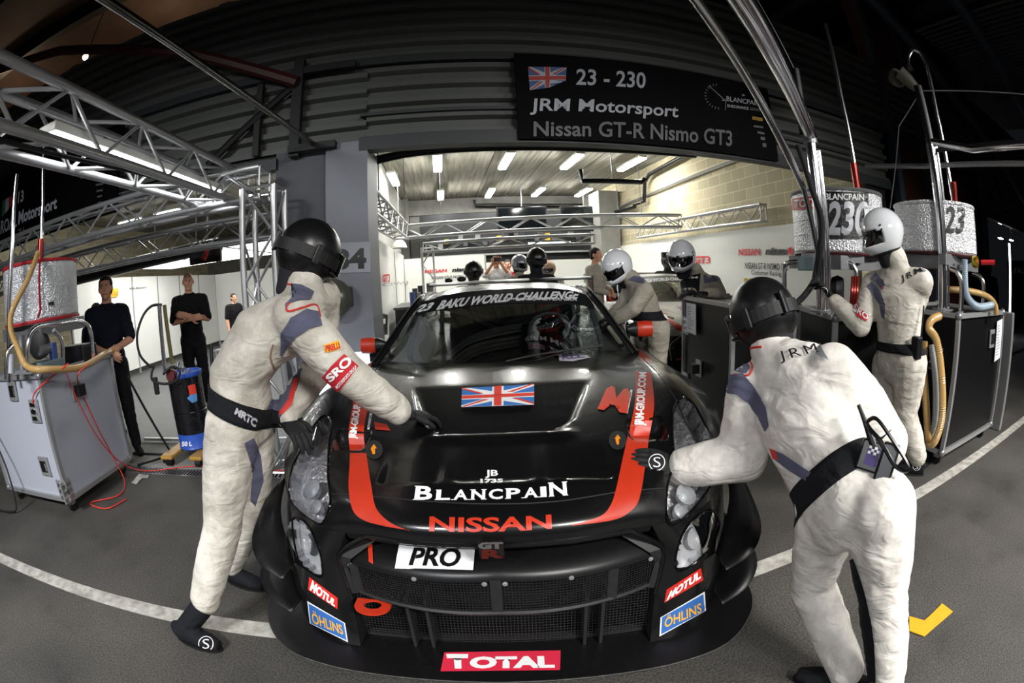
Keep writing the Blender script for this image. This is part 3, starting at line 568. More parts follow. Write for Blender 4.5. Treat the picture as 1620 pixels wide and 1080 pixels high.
# visor strip and headings on the windscreen
def mk_decal(v2,f2,quad,bvh,m,parent,name,off=.003,cell=8,curve=0,fromdir=None):
    """v2/f2: flat artwork in the unit square; quad: where its corners lie (BL,BR,TR,TL as sight lines); dropped on to the surface"""
    q=[Vector((a,b,0)) for a,b in quad]; bm=bmesh.new(); vs=[bm.verts.new((a,b,0)) for a,b in v2]
    for f in f2:
        try: bm.faces.new([vs[i] for i in f])
        except ValueError: pass
    bmesh.ops.triangulate(bm,faces=bm.faces[:])
    W_=((q[1]-q[0]).length+(q[2]-q[3]).length)/2; H_=((q[3]-q[0]).length+(q[2]-q[1]).length)/2
    for _ in range(6):
        es=[e for e in bm.edges if math.hypot((e.verts[0].co.x-e.verts[1].co.x)*W_,(e.verts[0].co.y-e.verts[1].co.y)*H_)>cell]
        if not es: break
        bmesh.ops.subdivide_edges(bm,edges=es,cuts=1); bmesh.ops.triangulate(bm,faces=[f for f in bm.faces if len(f.verts)>3])
    dead=[]
    for x in bm.verts:
        s_,t_=x.co.x,x.co.y; p=bilin(q,s_,t_); d=ray(p.x,p.y+curve*4*s_*(1-s_)); h=bvh.ray_cast(C0,d)
        if h[0] is None: dead.append(x); continue
        n=h[1] if h[1].dot(d)<0 else -h[1]; x.co=h[0]+n*off
    if dead: bmesh.ops.delete(bm,geom=dead,context='VERTS')
    if not bm.faces: bm.free(); return None
    me=bpy.data.meshes.new(name); bm.to_mesh(me); bm.free(); me.materials.append(m); me.shade_smooth(); o=bpy.data.objects.new(name,me); COL.objects.link(o); setp(o,parent); return o
SQ=([(0,0),(1,0),(1,1),(0,1)],[(0,1,2,3)])
def dtext(s,quad,bvh,m,parent,name='lettering',bold=.02,shear=0,spacing=1.,**k):
    v,f=text2d(s,bold,shear,spacing=spacing); return mk_decal(v,f,quad,bvh,m,parent,name,**k)
def dpoly(polys,quad,bvh,m,parent,name='decal',**k):
    v=[];f=[]
    for pl in polys: f.append(tuple(range(len(v),len(v)+len(pl)))); v+=list(pl)
    return mk_decal(v,f,quad,bvh,m,parent,name,**k)
def pxpoly(pts,bvh,m,parent,name='decal',**k):
    xs=[a for a,b in pts]; ys=[b for a,b in pts]; x0,x1,y0,y1=min(xs),max(xs),min(ys),max(ys)
    return dpoly([[((a-x0)/(x1-x0),(y1-b)/(y1-y0)) for a,b in pts]],[(x0,y1),(x1,y1),(x1,y0),(x0,y0)],bvh,m,parent,name,**k)
strip=[]
for t0 in range(21):
    strip.append([W(wsg[-1-i][int(round(t0/20*(len(wsg[0])-1)))]+Vector((0,-.003,.003))) for i in (0,3,6,8)])
MB().grid(strip).build('visor_strip',mat('visor_strip_black','#131415',.35,spec=.5),car,smooth=True)
LG=mat('silver_lettering','#b9bbbd',.4)
dtext('BAKU WORLD CHALLENGE',[(690,492),(916,474),(918,462),(697,477)],WSBV,LG,car,bold=.04,shear=.25,off=.009,curve=-4)
dtext('23',[(655,497),(683,491),(688,479),(662,484)],WSBV,LG,car,bold=.04,shear=.3,off=.009)
dtext('Powered by AZTEXNIKA',[(796,477),(912,479),(913,472),(797,471)],WSBV,LG,car,bold=.02,shear=.2,off=.009)
# bonnet lettering and stripes
ITAL=dict(bold=.05,shear=.2)
def stripe(L_,name='stripe'):
    a,b=L_; a=cat([Vector((*p,0)) for p in a],6); b=cat([Vector((*p,0)) for p in b],6); k=len(a); rows=[]
    for i in range(k):
        r=[]
        for t in (0,.25,.5,.75,1):
            p=a[i].lerp(b[i],t); h=BVH.ray_cast(C0,ray(p.x,p.y)); 
            if h[0] is None: break
            d=ray(p.x,p.y); n=h[1] if h[1].dot(d)<0 else -h[1]; r.append(h[0]+n*.003)
        if len(r)==5: rows.append(r)
    return MB().grid(rows).build(name,CARRED,car,smooth=True)
stripe(([(560,630),(552,680),(554,725),(552,770),(558,805),(575,822),(610,832),(648,838)],[(588,625),(576,680),(581,725),(588,770),(594,800),(606,817),(625,830),(649,839)]))
stripe(([(1006,588),(1004,640),(993,690),(984,730),(974,775),(965,800),(948,817),(903,830)],[(1030,590),(1035,640),(1027,690),(1020,740),(1012,785),(1000,806),(970,822),(904,831)]))
dtext('JRM-GROUP.COM',[(1022,673),(1027,590),(1011,590),(1003,673)][:4],BVH,MAT_W,car,bold=.04,off=.006)
dtext('JRM-GROUP.COM',[(567,694),(578,620),(563,618),(552,693)][:4],BVH,MAT_W,car,bold=.04,off=.006)
bl,rd=union_flag(); FQ=[(730,645),(845,641),(845,609),(731,615)]
dpoly([SQ[0]],FQ,BVH,MAT_W,car,'flag',off=.004); dpoly(bl,FQ,BVH,mat('flag_blue','#2f6db5',.4),car,'flag_blue',off=.0055); dpoly(rd,FQ,BVH,mat('flag_red','#cf3b2c',.4),car,'flag_red',off=.007)
# club initials in a bold M-like mark with small web address beside it
Mk=[[(.0,.0),(.25,.0),(.30,.55),(.48,.25),(.62,.25),(.85,.62),(.78,0),(1,0),(1,.85),(.85,1),(.70,.95),(.5,.55),(.35,.92),(.2,1),(.02,.8)]]
dpoly(Mk,[(992,655),(945,648),(962,610),(1000,616)],BVH,CARRED,car,'mark',off=.004)
dtext('MOTORSPORT.COM',[(993,655),(1001,618),(997,617),(989,654)],BVH,MAT_W,car,bold=.03)
dtext('MOTORSPORT.COM',[(585,680),(589,655),(585,654),(581,679)],BVH,MAT_W,car,bold=.03); pxpoly([(592,668),(612,672),(618,682),(594,680)],BVH,CARRED,car,'mark')
for (x,y) in ((592,712),(977,697)):
    n=20; pxpoly([(x+14*math.cos(2*PI*i/n),y+15*math.sin(2*PI*i/n)) for i in range(n)],BVH,mat('pin_patch','#1d1d1e',.7),car,'bonnet_pin_patch')
    pxpoly([(x+a,y+b) for a,b in ((-2,8),(2,8),(2,-1),(5,-1),(0,-8),(-5,-1),(-2,-1))],BVH,mat('orange_vinyl','#e88b1a',.4),car,'arrow',off=.006)
def serif(word,quad,curve=0):
    """capital letters with small serifs, first and last larger"""
    n=len(word); wts=[.8 if c=='I' else 1.25 if i in(0,n-1) else 1.0 for i,c in enumerate(word)]; wts=[w*.55 if c=='I' else w for w,c in zip(wts,word)]; tot=sum(wts); x=0; V2=[];F2=[]
    for i,c in enumerate(word):
        w=wts[i]/tot; v,f=text2d(c,.03); h=1.0 if i in(0,n-1) else .74; k=len(V2); V2+=[(x+w*(.10+.8*a),b*h) for a,b in v]; F2+=[tuple(j+k for j in q) for q in f]
        feet={'B':[.08],'L':[.12],'A':[.02,.98],'N':[.1,.9],'P':[.12],'I':[.5]}.get(c,[])
        for a in feet:
            for yy in (0,h-.045):
                if c=='A' and yy>0: continue
                k=len(V2); cx=x+w*(.10+.8*a); ww=.16/n; V2+=[(cx-ww,yy),(cx+ww,yy),(cx+ww,yy+.05),(cx-ww,yy+.05)]; F2.append((k,k+1,k+2,k+3))
        x+=w
    return V2,F2
v,f=serif('BLANCPAIN',None); mk_decal(v,f,[(652,791),(901,784),(899,762),(655,769)],BVH,MAT_W,car,'lettering',curve=3)
dtext('JB',[(768,757),(788,756),(788,744),(768,744)],BVH,MAT_W,car,bold=.03); dtext('1735',[(760,765),(796,764),(796,758),(760,758)],BVH,MAT_W,car,bold=.05)
dtext('NISSAN',[(679,840),(873,836),(872,814),(680,817)],BVH,CARRED,car,bold=.03,curve=3)
dtext('PLA',[(444,815),(449,795),(445,792),(439,805)],BVH,MAT_W,car,bold=.05); dtext('PIAA',[(1146,786),(1163,770),(1157,760),(1140,778)],BVH,MAT_W,car,bold=.06,shear=.2)
pxpoly([(884,562),(924,559),(934,566),(906,572),(885,571)],BVH,mat('pale_sticker','#b7b3bd',.4),car,'sticker'); dtext('RLL',[(890,570),(925,566),(922,561),(889,563)],BVH,mat('violet_print','#5a4f7a',.5),car,off=.006)
pxpoly([(934,481),(945,482),(955,492),(950,490)],WSBV,MAT_W,car,'sticker',off=.009)
# bumper stickers
for q,t in (([(515,962),(487,930),(491,910),(533,942)],0),([(1051,953),(1112,917),(1108,898),(1055,932)],1)):
    if t==0: q=[(488,932),(534,963),(534,945),(490,912)]
    dpoly([SQ[0]],q,BVH,MAT_R if 0 else mat('sticker_red','#c92a20',.4),car,'sticker'); dtext('MOTUL',[(q[0][0]+3,q[0][1]-(3 if t else -0)),(q[1][0]-4,q[1][1]-4),(q[2][0]-3,q[2][1]+4),(q[3][0]+4,q[3][1]+3)],BVH,MAT_W,car,bold=.05,shear=.2,off=.006)
OB=mat('sticker_blue','#3566ac',.4); OY=mat('sticker_gold','#e2a93c',.4)
for q in ([(491,985),(551,1015),(546,985),(487,950)],[(1043,1006),(1116,965),(1114,935),(1045,976)]):
    dpoly([SQ[0]],q,BVH,MAT_W,car,'sticker_border'); c=[sum(a for a,b in q)/4,sum(b for a,b in q)/4]; q2=[(c[0]+(a-c[0])*.93,c[1]+(b-c[1])*.90) for a,b in q]; dpoly([SQ[0]],q2,BVH,OB,car,'sticker',off=.0045)
    q3=[(c[0]+(a-c[0])*.80,c[1]+(b-c[1])*.62) for a,b in q]; dtext('ÖHLINS',q3,BVH,OY,car,bold=.02,off=.006)
# plate, badge, splitter sign
BPL=[(626,899),(749,903),(752,867),(632,863)]
dpoly([SQ[0]],BPL,BEAMBV,MAT_W,car,'class_plate',off=.006); dtext('PRO',[(648,896),(728,899),(731,870),(653,868)],BEAMBV,MAT_K,car,bold=.03,shear=.1,off=.009)
def WP(px,py,y): d=ray(px,py); t=(y-toCar(C0).y)/d.dot(CY); return C0+d*t
bdg=MB().prism([WP(762,884,.085),WP(797,882,.085),WP(793,866,.085),WP(757,868,.085),WP(755,857,.085),WP(796,855,.085)][:0] or [WP(760,882,.085),WP(798,880,.085),WP(796,856,.085),WP(755,858,.085)],(0,0,0),CY*.006).build('badge_back',mat('dark_badge','#1a1516',.3),car)
flat_text('GT',[WP(757,868,.085),WP(796,867,.085),WP(796,856,.085),WP(756,857,.085)],CHROME,bdg,.003,bold=.07,name='badge_letter'); flat_text('R',[WP(762,883,.085),WP(798,881,.085),WP(795,867,.085),WP(762,868,.085)],mat('badge_red','#6a2a24',.2,.6),bdg,.004,bold=.06,name='badge_letter')
pxpoly([(583,862),(590,862),(592,892),(585,888)],BEAMBV,CARRED,car,'mark',off=.006)
SPBV=BVHTree.FromPolygons([W(-1.1,-.1,.076),W(1.1,-.1,.076),W(1.1,.9,.076),W(-1.1,.9,.076)],[(0,1,2,3)])
TR=mat('sign_red','#cf2a44',.45)
dpoly([SQ[0]],[(697,1062),(886,1060),(887,1029),(703,1032)],SPBV,TR,car,'sticker',off=.002)
v,f=text2d('T',.08); mk_decal(v,f,[(710,1058),(740,1058),(741,1035),(706,1035)],SPBV,MAT_W,car,'lettering',off=.0035); dtext('OTAL',[(742,1058),(878,1057),(876,1038),(744,1039)],SPBV,MAT_W,car,bold=.06,off=.0035)
# panel seams
def seam(pts,r=.0028):
    out=[]
    for a,b in cat([Vector((*p,0)) for p in pts],6) and [(p.x,p.y) for p in cat([Vector((*p,0)) for p in pts],6)]:
        h=BVH.ray_cast(C0,ray(a,b)); 
        if h[0]: out.append(h[0])
    if len(out)>2: MB().tube(out,r,5).build('seam',DARK,car)
seam([(520,781),(575,784),(680,793),(780,797),(880,793),(980,778),(1050,772)]); seam([(1012,562),(1040,590),(1065,625),(1082,662)]); seam([(603,578),(575,600),(545,628),(528,655)])
# mirrors
for sg,(z0) in ((1,.985),(-1,.955)):
    ms=MB(); c=Vector((sg*.97,2.12,z0)); ms.lathe([(0,-.075),(.030,-.072),(.042,-.05),(.047,0),(.044,.06),(.040,.062)],W(c),CX*sg,16,sx=1.0,sy=1.25,xd=CY); mi=ms.build('mirror',CARRED,car,smooth=True)
    MB().lathe([(0,-.13),(.022,-.12),(.038,-.085),(.045,-.05)],W(c),CX*sg,16,sx=1.0,sy=1.25,xd=CY).build('mirror_cap',BLACKP,mi,smooth=True)
    MB().tube([W(c+Vector((-sg*.09,0,-.02))),W(sg*.80,2.02,.90),W(sg*.76,1.98,.90)],.010,6).build('mirror_stalk',BLACKP,mi)
# wing
WX=[-1.0+.1*i for i in range(21)]
prof=[(0,0),(.04,.022),(.12,.034),(.22,.025),(.30,.0),(.22,.006),(.12,.006),(.04,-.008)]
s=MB(); s.grid([[W(x,4.62+a,1.305+b) for a,b in prof+[prof[0]]] for x in WX]); s.build('rear_wing',CARB,car,smooth=True)
for sg in (1,-1): MB().box(W(sg*1.0,4.77,1.25),(.012,.40,.19),rot=-CA).build('wing_endplate',CARB,car); MB().box(W(sg*.42,4.68,1.14),(.02,.18,.34),rot=-CA).build('wing_support',BLACKP,car)
# wheels
for (x,y) in ((-.86,1.10),(.86,1.10),(-.86,3.88),(.86,3.88)):
    t_=MB(); t_.lathe([(.22,-.14),(.30,-.145),(.325,-.12),(.33,0),(.325,.12),(.30,.145),(.22,.14)],W(x,y,.33),CX,32); tw=t_.build('tyre',RUBBER,car,smooth=True)
    rm=MB(); rm.lathe([(.22,-.12),(.20,-.10),(.06,-.05),(0,-.05)],W(x,y,.33),CX if x<0 else -CX,24)
    for k in range(10): a=2*PI*k/10; rm.cyl(W(x,y,.33)+CX*math.copysign(.10,x)*1,W(x,y,.33)+CX*math.copysign(.11,x)+(CY*math.cos(a)+CZ*math.sin(a))*.21,.016,6)
    rm.build('rim',mat('dark_alloy','#2a2b2d',.3,.8),tw,smooth=True)
# cabin: dash, seat, cage, wheel
s=MB(); s.box(W(0,1.95,.80),(1.3,.45,.16),rot=-CA); s.box(W(0,2.9,.35),(1.6,2.2,.3),rot=-CA); s.box(W(0,3.55,.7),(1.4,.05,.6),rot=-CA); s.build('dashboard',mat('cabin_black','#0b0b0c',.7),car)
s=MB(); 
for a,b in (((-.60,2.15,1.16),(-.66,1.9,.8)),((.60,2.15,1.16),(.66,1.9,.8)),((-.55,2.95,1.22),(-.62,2.95,.5)),((.55,2.95,1.22),(.62,2.95,.5)),((-.55,2.95,1.22),(.55,2.95,1.22)),((-.55,2.22,1.2),(.55,2.22,1.2)),((-.55,2.95,1.22),(-.55,2.22,1.2)),((.55,2.95,1.22),(.55,2.22,1.2)),((-.55,2.95,1.2),(.55,2.95,.55)),((.55,2.95,1.2),(-.55,2.95,.55)),((-.5,2.3,1.2),(.0,2.93,.98)),((0,2.93,.98),(.5,2.4,1.2))): s.cyl(W(a),W(b),.02,10)
s.build('roll_cage',mat('cage_grey','#8d8f92',.3,.5),car,smooth=True)
s=MB(); s.box(W(.32,2.85,.62),(.5,.5,.3),rot=-CA,bev=.05); s.box(W(.32,3.02,.92),(.52,.14,.6),rot=-CA,bev=.05); s.build('seat',mat('seat_black','#101013',.8),car)
MB().tube([W(.32+.15*math.cos(a),2.32-.05*math.sin(a),.98+.13*math.sin(a)) for a in [2*PI*k/24 for k in range(24)]],.014,8,closed=True).build('steering_wheel',mat('grip_grey','#4a4b4e',.6),car)
# camera pod behind the wing end plate
s=MB(); s.ell(W(-.78,4.9,1.36),(.05,.07,.04)); s.ell(W(-.62,4.95,1.37),(.06,.07,.04)); s.build('tail_pod',BLACKP,car,smooth=True)
# ================================================================== PEOPLE
def cloth(name,col,dirt=None,amt=.5):
    M,N,L,b=nodes_mat(name); tc=N.new('ShaderNodeTexCoord'); c=hexc(col); d=hexc(dirt or col)
    n=N.new('ShaderNodeTexNoise'); n.inputs['Scale'].default_value=6; n.inputs['Detail'].default_value=7; n.inputs['Roughness'].default_value=.7; L.new(tc.outputs['Object'],n.inputs['Vector'])
    r=N.new('ShaderNodeValToRGB'); e=r.color_ramp.elements; e[0].position=.41; e[0].color=tuple(c[i]*(1-amt)+d[i]*amt for i in range(3))+(1,); e[1].position=.6; e[1].color=c; L.new(n.outputs[0],r.inputs[0]); L.new(r.outputs[0],b.inputs['Base Color']); b.inputs['Roughness'].default_value=.85; b.inputs['Specular IOR Level'].default_value=.2
    mp=N.new('ShaderNodeMapping'); mp.inputs['Scale'].default_value=(1,1,1.9); L.new(tc.outputs['Object'],mp.inputs[0])
    f=N.new('ShaderNodeTexNoise'); f.inputs['Scale'].default_value=8; f.inputs['Detail'].default_value=2.5; f.inputs['Distortion'].default_value=1.0; L.new(mp.outputs[0],f.inputs['Vector'])
    b1=N.new('ShaderNodeBump'); b1.inputs['Strength'].default_value=.5; b1.inputs['Distance'].default_value=.03; L.new(f.outputs[0],b1.inputs['Height'])
    L.new(b1.outputs[0],b.inputs['Normal']); MATS[name]=M; return M
SUIT=cloth('cream_race_suit','#cfcac0','#8f887c',.55); SUITB=cloth('white_race_suit','#dedad2','#9b9590',.5); SUITG=cloth('grey_beige_race_suit','#a39d90','#7e786d',.5)
PANEL=cloth('slate_grey_panel','#55566a'); PANELK=cloth('black_cloth','#15161a'); SKIN=mat('skin','#c99478',.5,nz=(25,.2,'#a96f58')); NAVY=cloth('navy_polo','#10131f'); BLKC=cloth('black_polo','#0c0c0e'); GLOVE=mat('black_glove','#0e0f11',.75,bump=(120,.3,.003)); BALA=mat('balaclava','#1b1c22',.9)
HBLK=mat('matt_black_helmet','#0d0d0e',.33,nz=(50,.3,'#18181a'),spec=.5); HWHT=mat('white_gloss_helmet','#d7dade',.1,coat=.8); VIS=mat('dark_visor','#0a0b0d',.05,coat=1)
REDT=mat('red_trim','#c3312a',.6)
def finish(V,F,voxel,smooth_it,name,m,parent,wr=0,seed=0,wscale=7,keep=False):
    me=bpy.data.meshes.new('tmp'); me.from_pydata([tuple(v) for v in V],[],F); o=bpy.data.objects.new('tmp',me); TMPS.collection.objects.link(o)
    q=o.modifiers.new('r','REMESH'); q.mode='VOXEL'; q.voxel_size=voxel; q.use_smooth_shade=True
    q=o.modifiers.new('s','SMOOTH'); q.factor=.6; q.iterations=smooth_it
    TMPS.view_layers[0].update(); dg=TMPS.view_layers[0].depsgraph; nm=bpy.data.meshes.new_from_object(o.evaluated_get(dg)); bpy.data.objects.remove(o); bpy.data.meshes.remove(me)
    if wr:
        NN=[v.normal.copy() for v in nm.vertices]; CO_=[]
        for v,n in zip([q.co.copy() for q in nm.vertices],NN):
            p=v
            s=noise.noise(Vector((p.x*wscale*.8+seed,p.y*wscale*.8,p.z*wscale*1.7+noise.noise(p*4)*2))); k=1-abs(s)*2.2
            t=noise.noise(Vector((p.x*wscale*2.1,p.y*wscale*2.1+seed,p.z*wscale*3.2)))
            CO_+=list(p+n*wr*(max(-.4,k)-.2+.45*t))
        nm.vertices.foreach_set('co',CO_)
    nm.materials.clear(); nm.materials.append(m)
    for pl in nm.polygons: pl.material_index=0
    nm.shade_smooth(); nm.name=name; ob=bpy.data.objects.new(name,nm); COL.objects.link(ob)
    if parent: setp(ob,parent)
    return ob
def bvh_of(*obs):
    V=[];F=[]
    for o in obs: n=len(V); V+=[v.co.copy() for v in o.data.vertices]; F+=[tuple(i+n for i in p.vertices) for p in o.data.polygons]
    return BVHTree.FromPolygons(V,F)
def capsule(s,a,b,ra,rb,n=12):
    a,b=Vector(a),Vector(b); d=(b-a); L_=d.length
    if L_<1e-4: return
    d/=L_; u=d.orthogonal().normalized(); w=d.cross(u); rings=[]
    for k in range(5): t=PI/2*k/4; rings.append((a-d*ra*math.cos(t),max(ra*math.sin(t),.002)))
    for k in range(5): t=PI/2*k/4; rings.append((b+d*rb*math.sin(t),max(rb*math.cos(t),.002)))
    v=[c+(u*math.cos(2*PI*j/n)+w*math.sin(2*PI*j/n))*r for c,r in rings for j in range(n)]
    f=[(i*n+j,i*n+(j+1)%n,(i+1)*n+(j+1)%n,(i+1)*n+j) for i in range(9) for j in range(n)]; f+=[tuple(range(n-1,-1,-1)),tuple(9*n+j for j in range(n))]; s.add(v,f)
def chain(s,pts,rs):
    for i in range(len(pts)-1): capsule(s,pts[i],pts[i+1],rs[i],rs[i+1])
def frame(f,u):
    f=Vector(f).normalized(); r=f.cross(Vector(u)).normalized(); u=r.cross(f); return r,f,u
def loft(s,cs,rights,ws,ds,n=20):
    rings=[]
    for i,c in enumerate(cs):
        t=(Vector(cs[min(i+1,len(cs)-1)])-Vector(cs[max(i-1,0)])).normalized(); r=Vector(rights[i]); r=(r-t*r.dot(t)).normalized(); f=t.cross(r)
        rings.append([Vector(c)+r*ws[i]*math.copysign(abs(math.cos(a))**.85,math.cos(a))+f*ds[i]*math.sin(a) for a in [2*PI*j/n for j in range(n)]])
    v=[p for r in rings for p in r]; f=[(i*n+j,i*n+(j+1)%n,(i+1)*n+(j+1)%n,(i+1)*n+j) for i in range(len(rings)-1) for j in range(n)]; f+=[tuple(range(n-1,-1,-1)),tuple((len(rings)-1)*n+j for j in range(n))]; s.add(v,f)
def hand(name,wrist,tip,palmn,m,parent,curl=.5,left=False,size=1.0,voxel=.0045):
    """five separate fingers; wrist->tip direction, palm facing palmn"""
    wrist=Vector(wrist); d=(Vector(tip)-wrist).normalized(); n=Vector(palmn); n=(n-d*n.dot(d)).normalized(); sd=d.cross(n)*(1 if left else -1); s=MB(); k=size
    loft(s,[wrist-d*.05*k,wrist,wrist+d*.03*k,wrist+d*.07*k,wrist+d*.10*k],[sd]*5,[.034*k,.033*k,.040*k,.046*k,.043*k],[.026*k,.022*k,.019*k,.017*k,.014*k],14)
    for i,(off,L_) in enumerate(((.033,.072),(.011,.082),(-.011,.077),(-.032,.060))):
        p=wrist+d*(.095-.004*abs(i-1))*k+sd*off*k; a=curl*.5; pts=[p]; dr=(d+sd*off*1.2).normalized()
        for seg in (.45,.32,.26): dr=(dr*math.cos(a)+n*math.sin(a)).normalized(); p=p+dr*L_*seg*k; pts.append(p); a=curl*.75
        chain(s,pts,[.0105*k,.0098*k,.009*k,.008*k])
    p=wrist+d*.03*k+sd*.036*k; q=p+(d*.55+sd*.75+n*.25).normalized()*.042*k; r=q+(d*.85+sd*.25+n*.45).normalized()*.032*k; chain(s,[p,q,r],[.015*k,.012*k,.0095*k])
    return finish(s.v,s.f,voxel,2,name,m,parent)
def shoe(name,ankle,toe,m,parent,hi=.13,sr=.043,shaft=None):
    ankle,toe=Vector(ankle),Vector(toe); d=(toe-ankle); d.z=0; d.normalize(); sd=d.cross(CZ); g=toe.z; a=Vector((ankle.x,ankle.y,g)); s=MB()
    loft(s,[a-d*.07+CZ*.045,a-d*.02+CZ*.05,a+d*.06+CZ*.045,a+d*.13+CZ*.035,a+d*.19+CZ*.028],[sd]*5,[.030,.040,.043,.047,.028],[.045,.052,.042,.030,.022],14)
    capsule(s,a+CZ*.05-d*.015,shaft or Vector(ankle)+CZ*(hi-.10),sr,sr+.002)
    o=finish(s.v,s.f,.007,3,name,m,parent); z0=g
    for v in o.data.vertices:
        if v.co.z<z0+.006: v.co.z=z0+.006
    so=MB(); ring=[a+d*(.075*math.cos(t)*1.85+.06)+sd*.047*math.sin(t)+CZ*.0 for t in [2*PI*i/24 for i in range(24)]]
    so.prism(ring,(0,0,.0),(0,0,.014)); so.build('sole',RUBBER,o); return o
def helmet_black(c,f,u,parent,goggle=True,s=1.0,strapside=1):
    r,f,u=frame(f,u); c=Vector(c); rot=Matrix((r,f,u)).transposed(); n,m_=36,22; rows=[]
    for i in range(m_):
        p=PI*(.02+.79*i/(m_-1)); row=[]
        for j in range(n):
            t=2*PI*j/n; x,y,z=math.sin(p)*math.cos(t),math.sin(p)*math.sin(t),math.cos(p); R_=1+.10*max(0,-z)*(1 if y<0 else .3)
            row.append(c+rot@Vector((x*.124*R_,y*.138*R_,z*.138+.005))*s)
        rows.append(row)
    h=MB().grid(rows,closed=True); h.f.append(tuple(range(n))[::-1]); sh=h.build('helmet',HBLK,parent,smooth=True,solid=.006)
    MB().tube([p for p in rows[-1]],.006*s,6,closed=True).build('helmet_rim',mat('rim_black','#070708',.25),sh,smooth=True)
    # balaclava and face below
    b=MB(); loft(b,[c+rot@Vector((0,.0,z))*s for z in (-.20,-.13,-.06,.0,.04)],[r]*5,[.062*s,.075*s,.092*s,.10*s,.09*s],[.07*s,.085*s,.105*s,.11*s,.10*s]); finish(b.v,b.f,.012,2,'balaclava',BALA,parent)
    if goggle:
        g=[]; 
        for k in (-.024,-.012,.012,.024): g.append([c+rot@Vector((.129*math.cos(t),.148*math.sin(t),-.012+k))*s for t in [2*PI*i/40 for i in range(40)]])
        MB().grid(g,closed=True).build('goggle_strap',mat('strap_black','#08090a',.6),sh,solid=.004)
        gg=MB().grid([[c+rot@Vector((.100*math.sin(a),.142*math.cos(a)+.006,z))*s for a in [-1.0+.1*i for i in range(21)]] for z in (-.05,-.045,.0,.035,.04)]); gg.build('goggles',VIS,sh,smooth=True,solid=-.012)
        for sg in (-1,1): MB().box(c+rot@Vector((sg*.131,0,-.01))*s,(.012*s,.030*s,.075*s),rot=rot,bev=.004*s).build('side_clip',mat('dark_plastic','#16171a',.35),sh)
        cl=MB(); cl.box(c+rot@Vector((-.06,-.137,.0))*s,(.026*s,.012*s,.085*s),rot=rot,bev=.004*s); cl.build('strap_clip',mat('dark_plastic','#16171a',.35),sh)
    return sh,rot,c
def helmet_white(c,f,u,parent,s=1.0,m=None,visor=None):
    r,f,u=frame(f,u); c=Vector(c); rot=Matrix((r,f,u)).transposed(); n,m_=48,30; V=[]; F1=[];F2=[]
    for i in range(m_):
        p=PI*(.015+.76*i/(m_-1))
        for j in range(n):
            t=2*PI*j/n; x,y,z=math.sin(p)*math.cos(t),math.sin(p)*math.sin(t),math.cos(p)
            ch=sm(.0,-.55,z)*max(0,y)**1.5; bk=sm(.1,-.6,z)*max(0,-y)
            q=Vector((x*(.128-.012*ch),y*(.148+.055*ch-.018*bk),z*.142-.012*ch)); V.append(c+rot@q*s)
    def vis(i,j):
        p=PI*(.015+.76*(i+.5)/(m_-1)); t=2*PI*(j+.5)/n; z=math.cos(p); a=abs(((t-PI/2+PI)%(2*PI))-PI); return a<1.15 and -.30-(.08*a)<z<.26-.10*a
    for i in range(m_-1):
        for j in range(n):
            q=(i*n+j,i*n+(j+1)%n,(i+1)*n+(j+1)%n,(i+1)*n+j); (F2 if vis(i,j) else F1).append(q)
    F1.append(tuple(range(n))[::-1]); v1,f1=compact(V,F1); sh=mesh_obj('helmet',v1,f1,m or HWHT,parent,smooth=True,angle=50,solid=.008)
    v2,f2=compact(V,F2); mesh_obj('visor',[c+(p-c)*.975 for p in v2],f2,visor or VIS,sh,smooth=True)
    MB().tube([V[(m_-1)*n+j] for j in range(n)],.007*s,6,closed=True).build('helmet_rim',BLACKP,sh,smooth=True)
    b=MB(); loft(b,[c+rot@Vector((0,.0,z))*s for z in (-.20,-.12,-.06,.0)],[r]*4,[.06*s,.075*s,.09*s,.09*s],[.068*s,.085*s,.10*s,.10*s]); finish(b.v,b.f,.012,2,'balaclava',BALA,parent)
    for (x,z) in ((.118,.045),(.122,.02),(-.118,.045),(-.122,.02)): MB().ell(c+rot@Vector((x,.055,z))*s,(.006*s,)*3,n=8,m=6).build('visor_screw',BLACKP,sh)
    return sh,rot,c
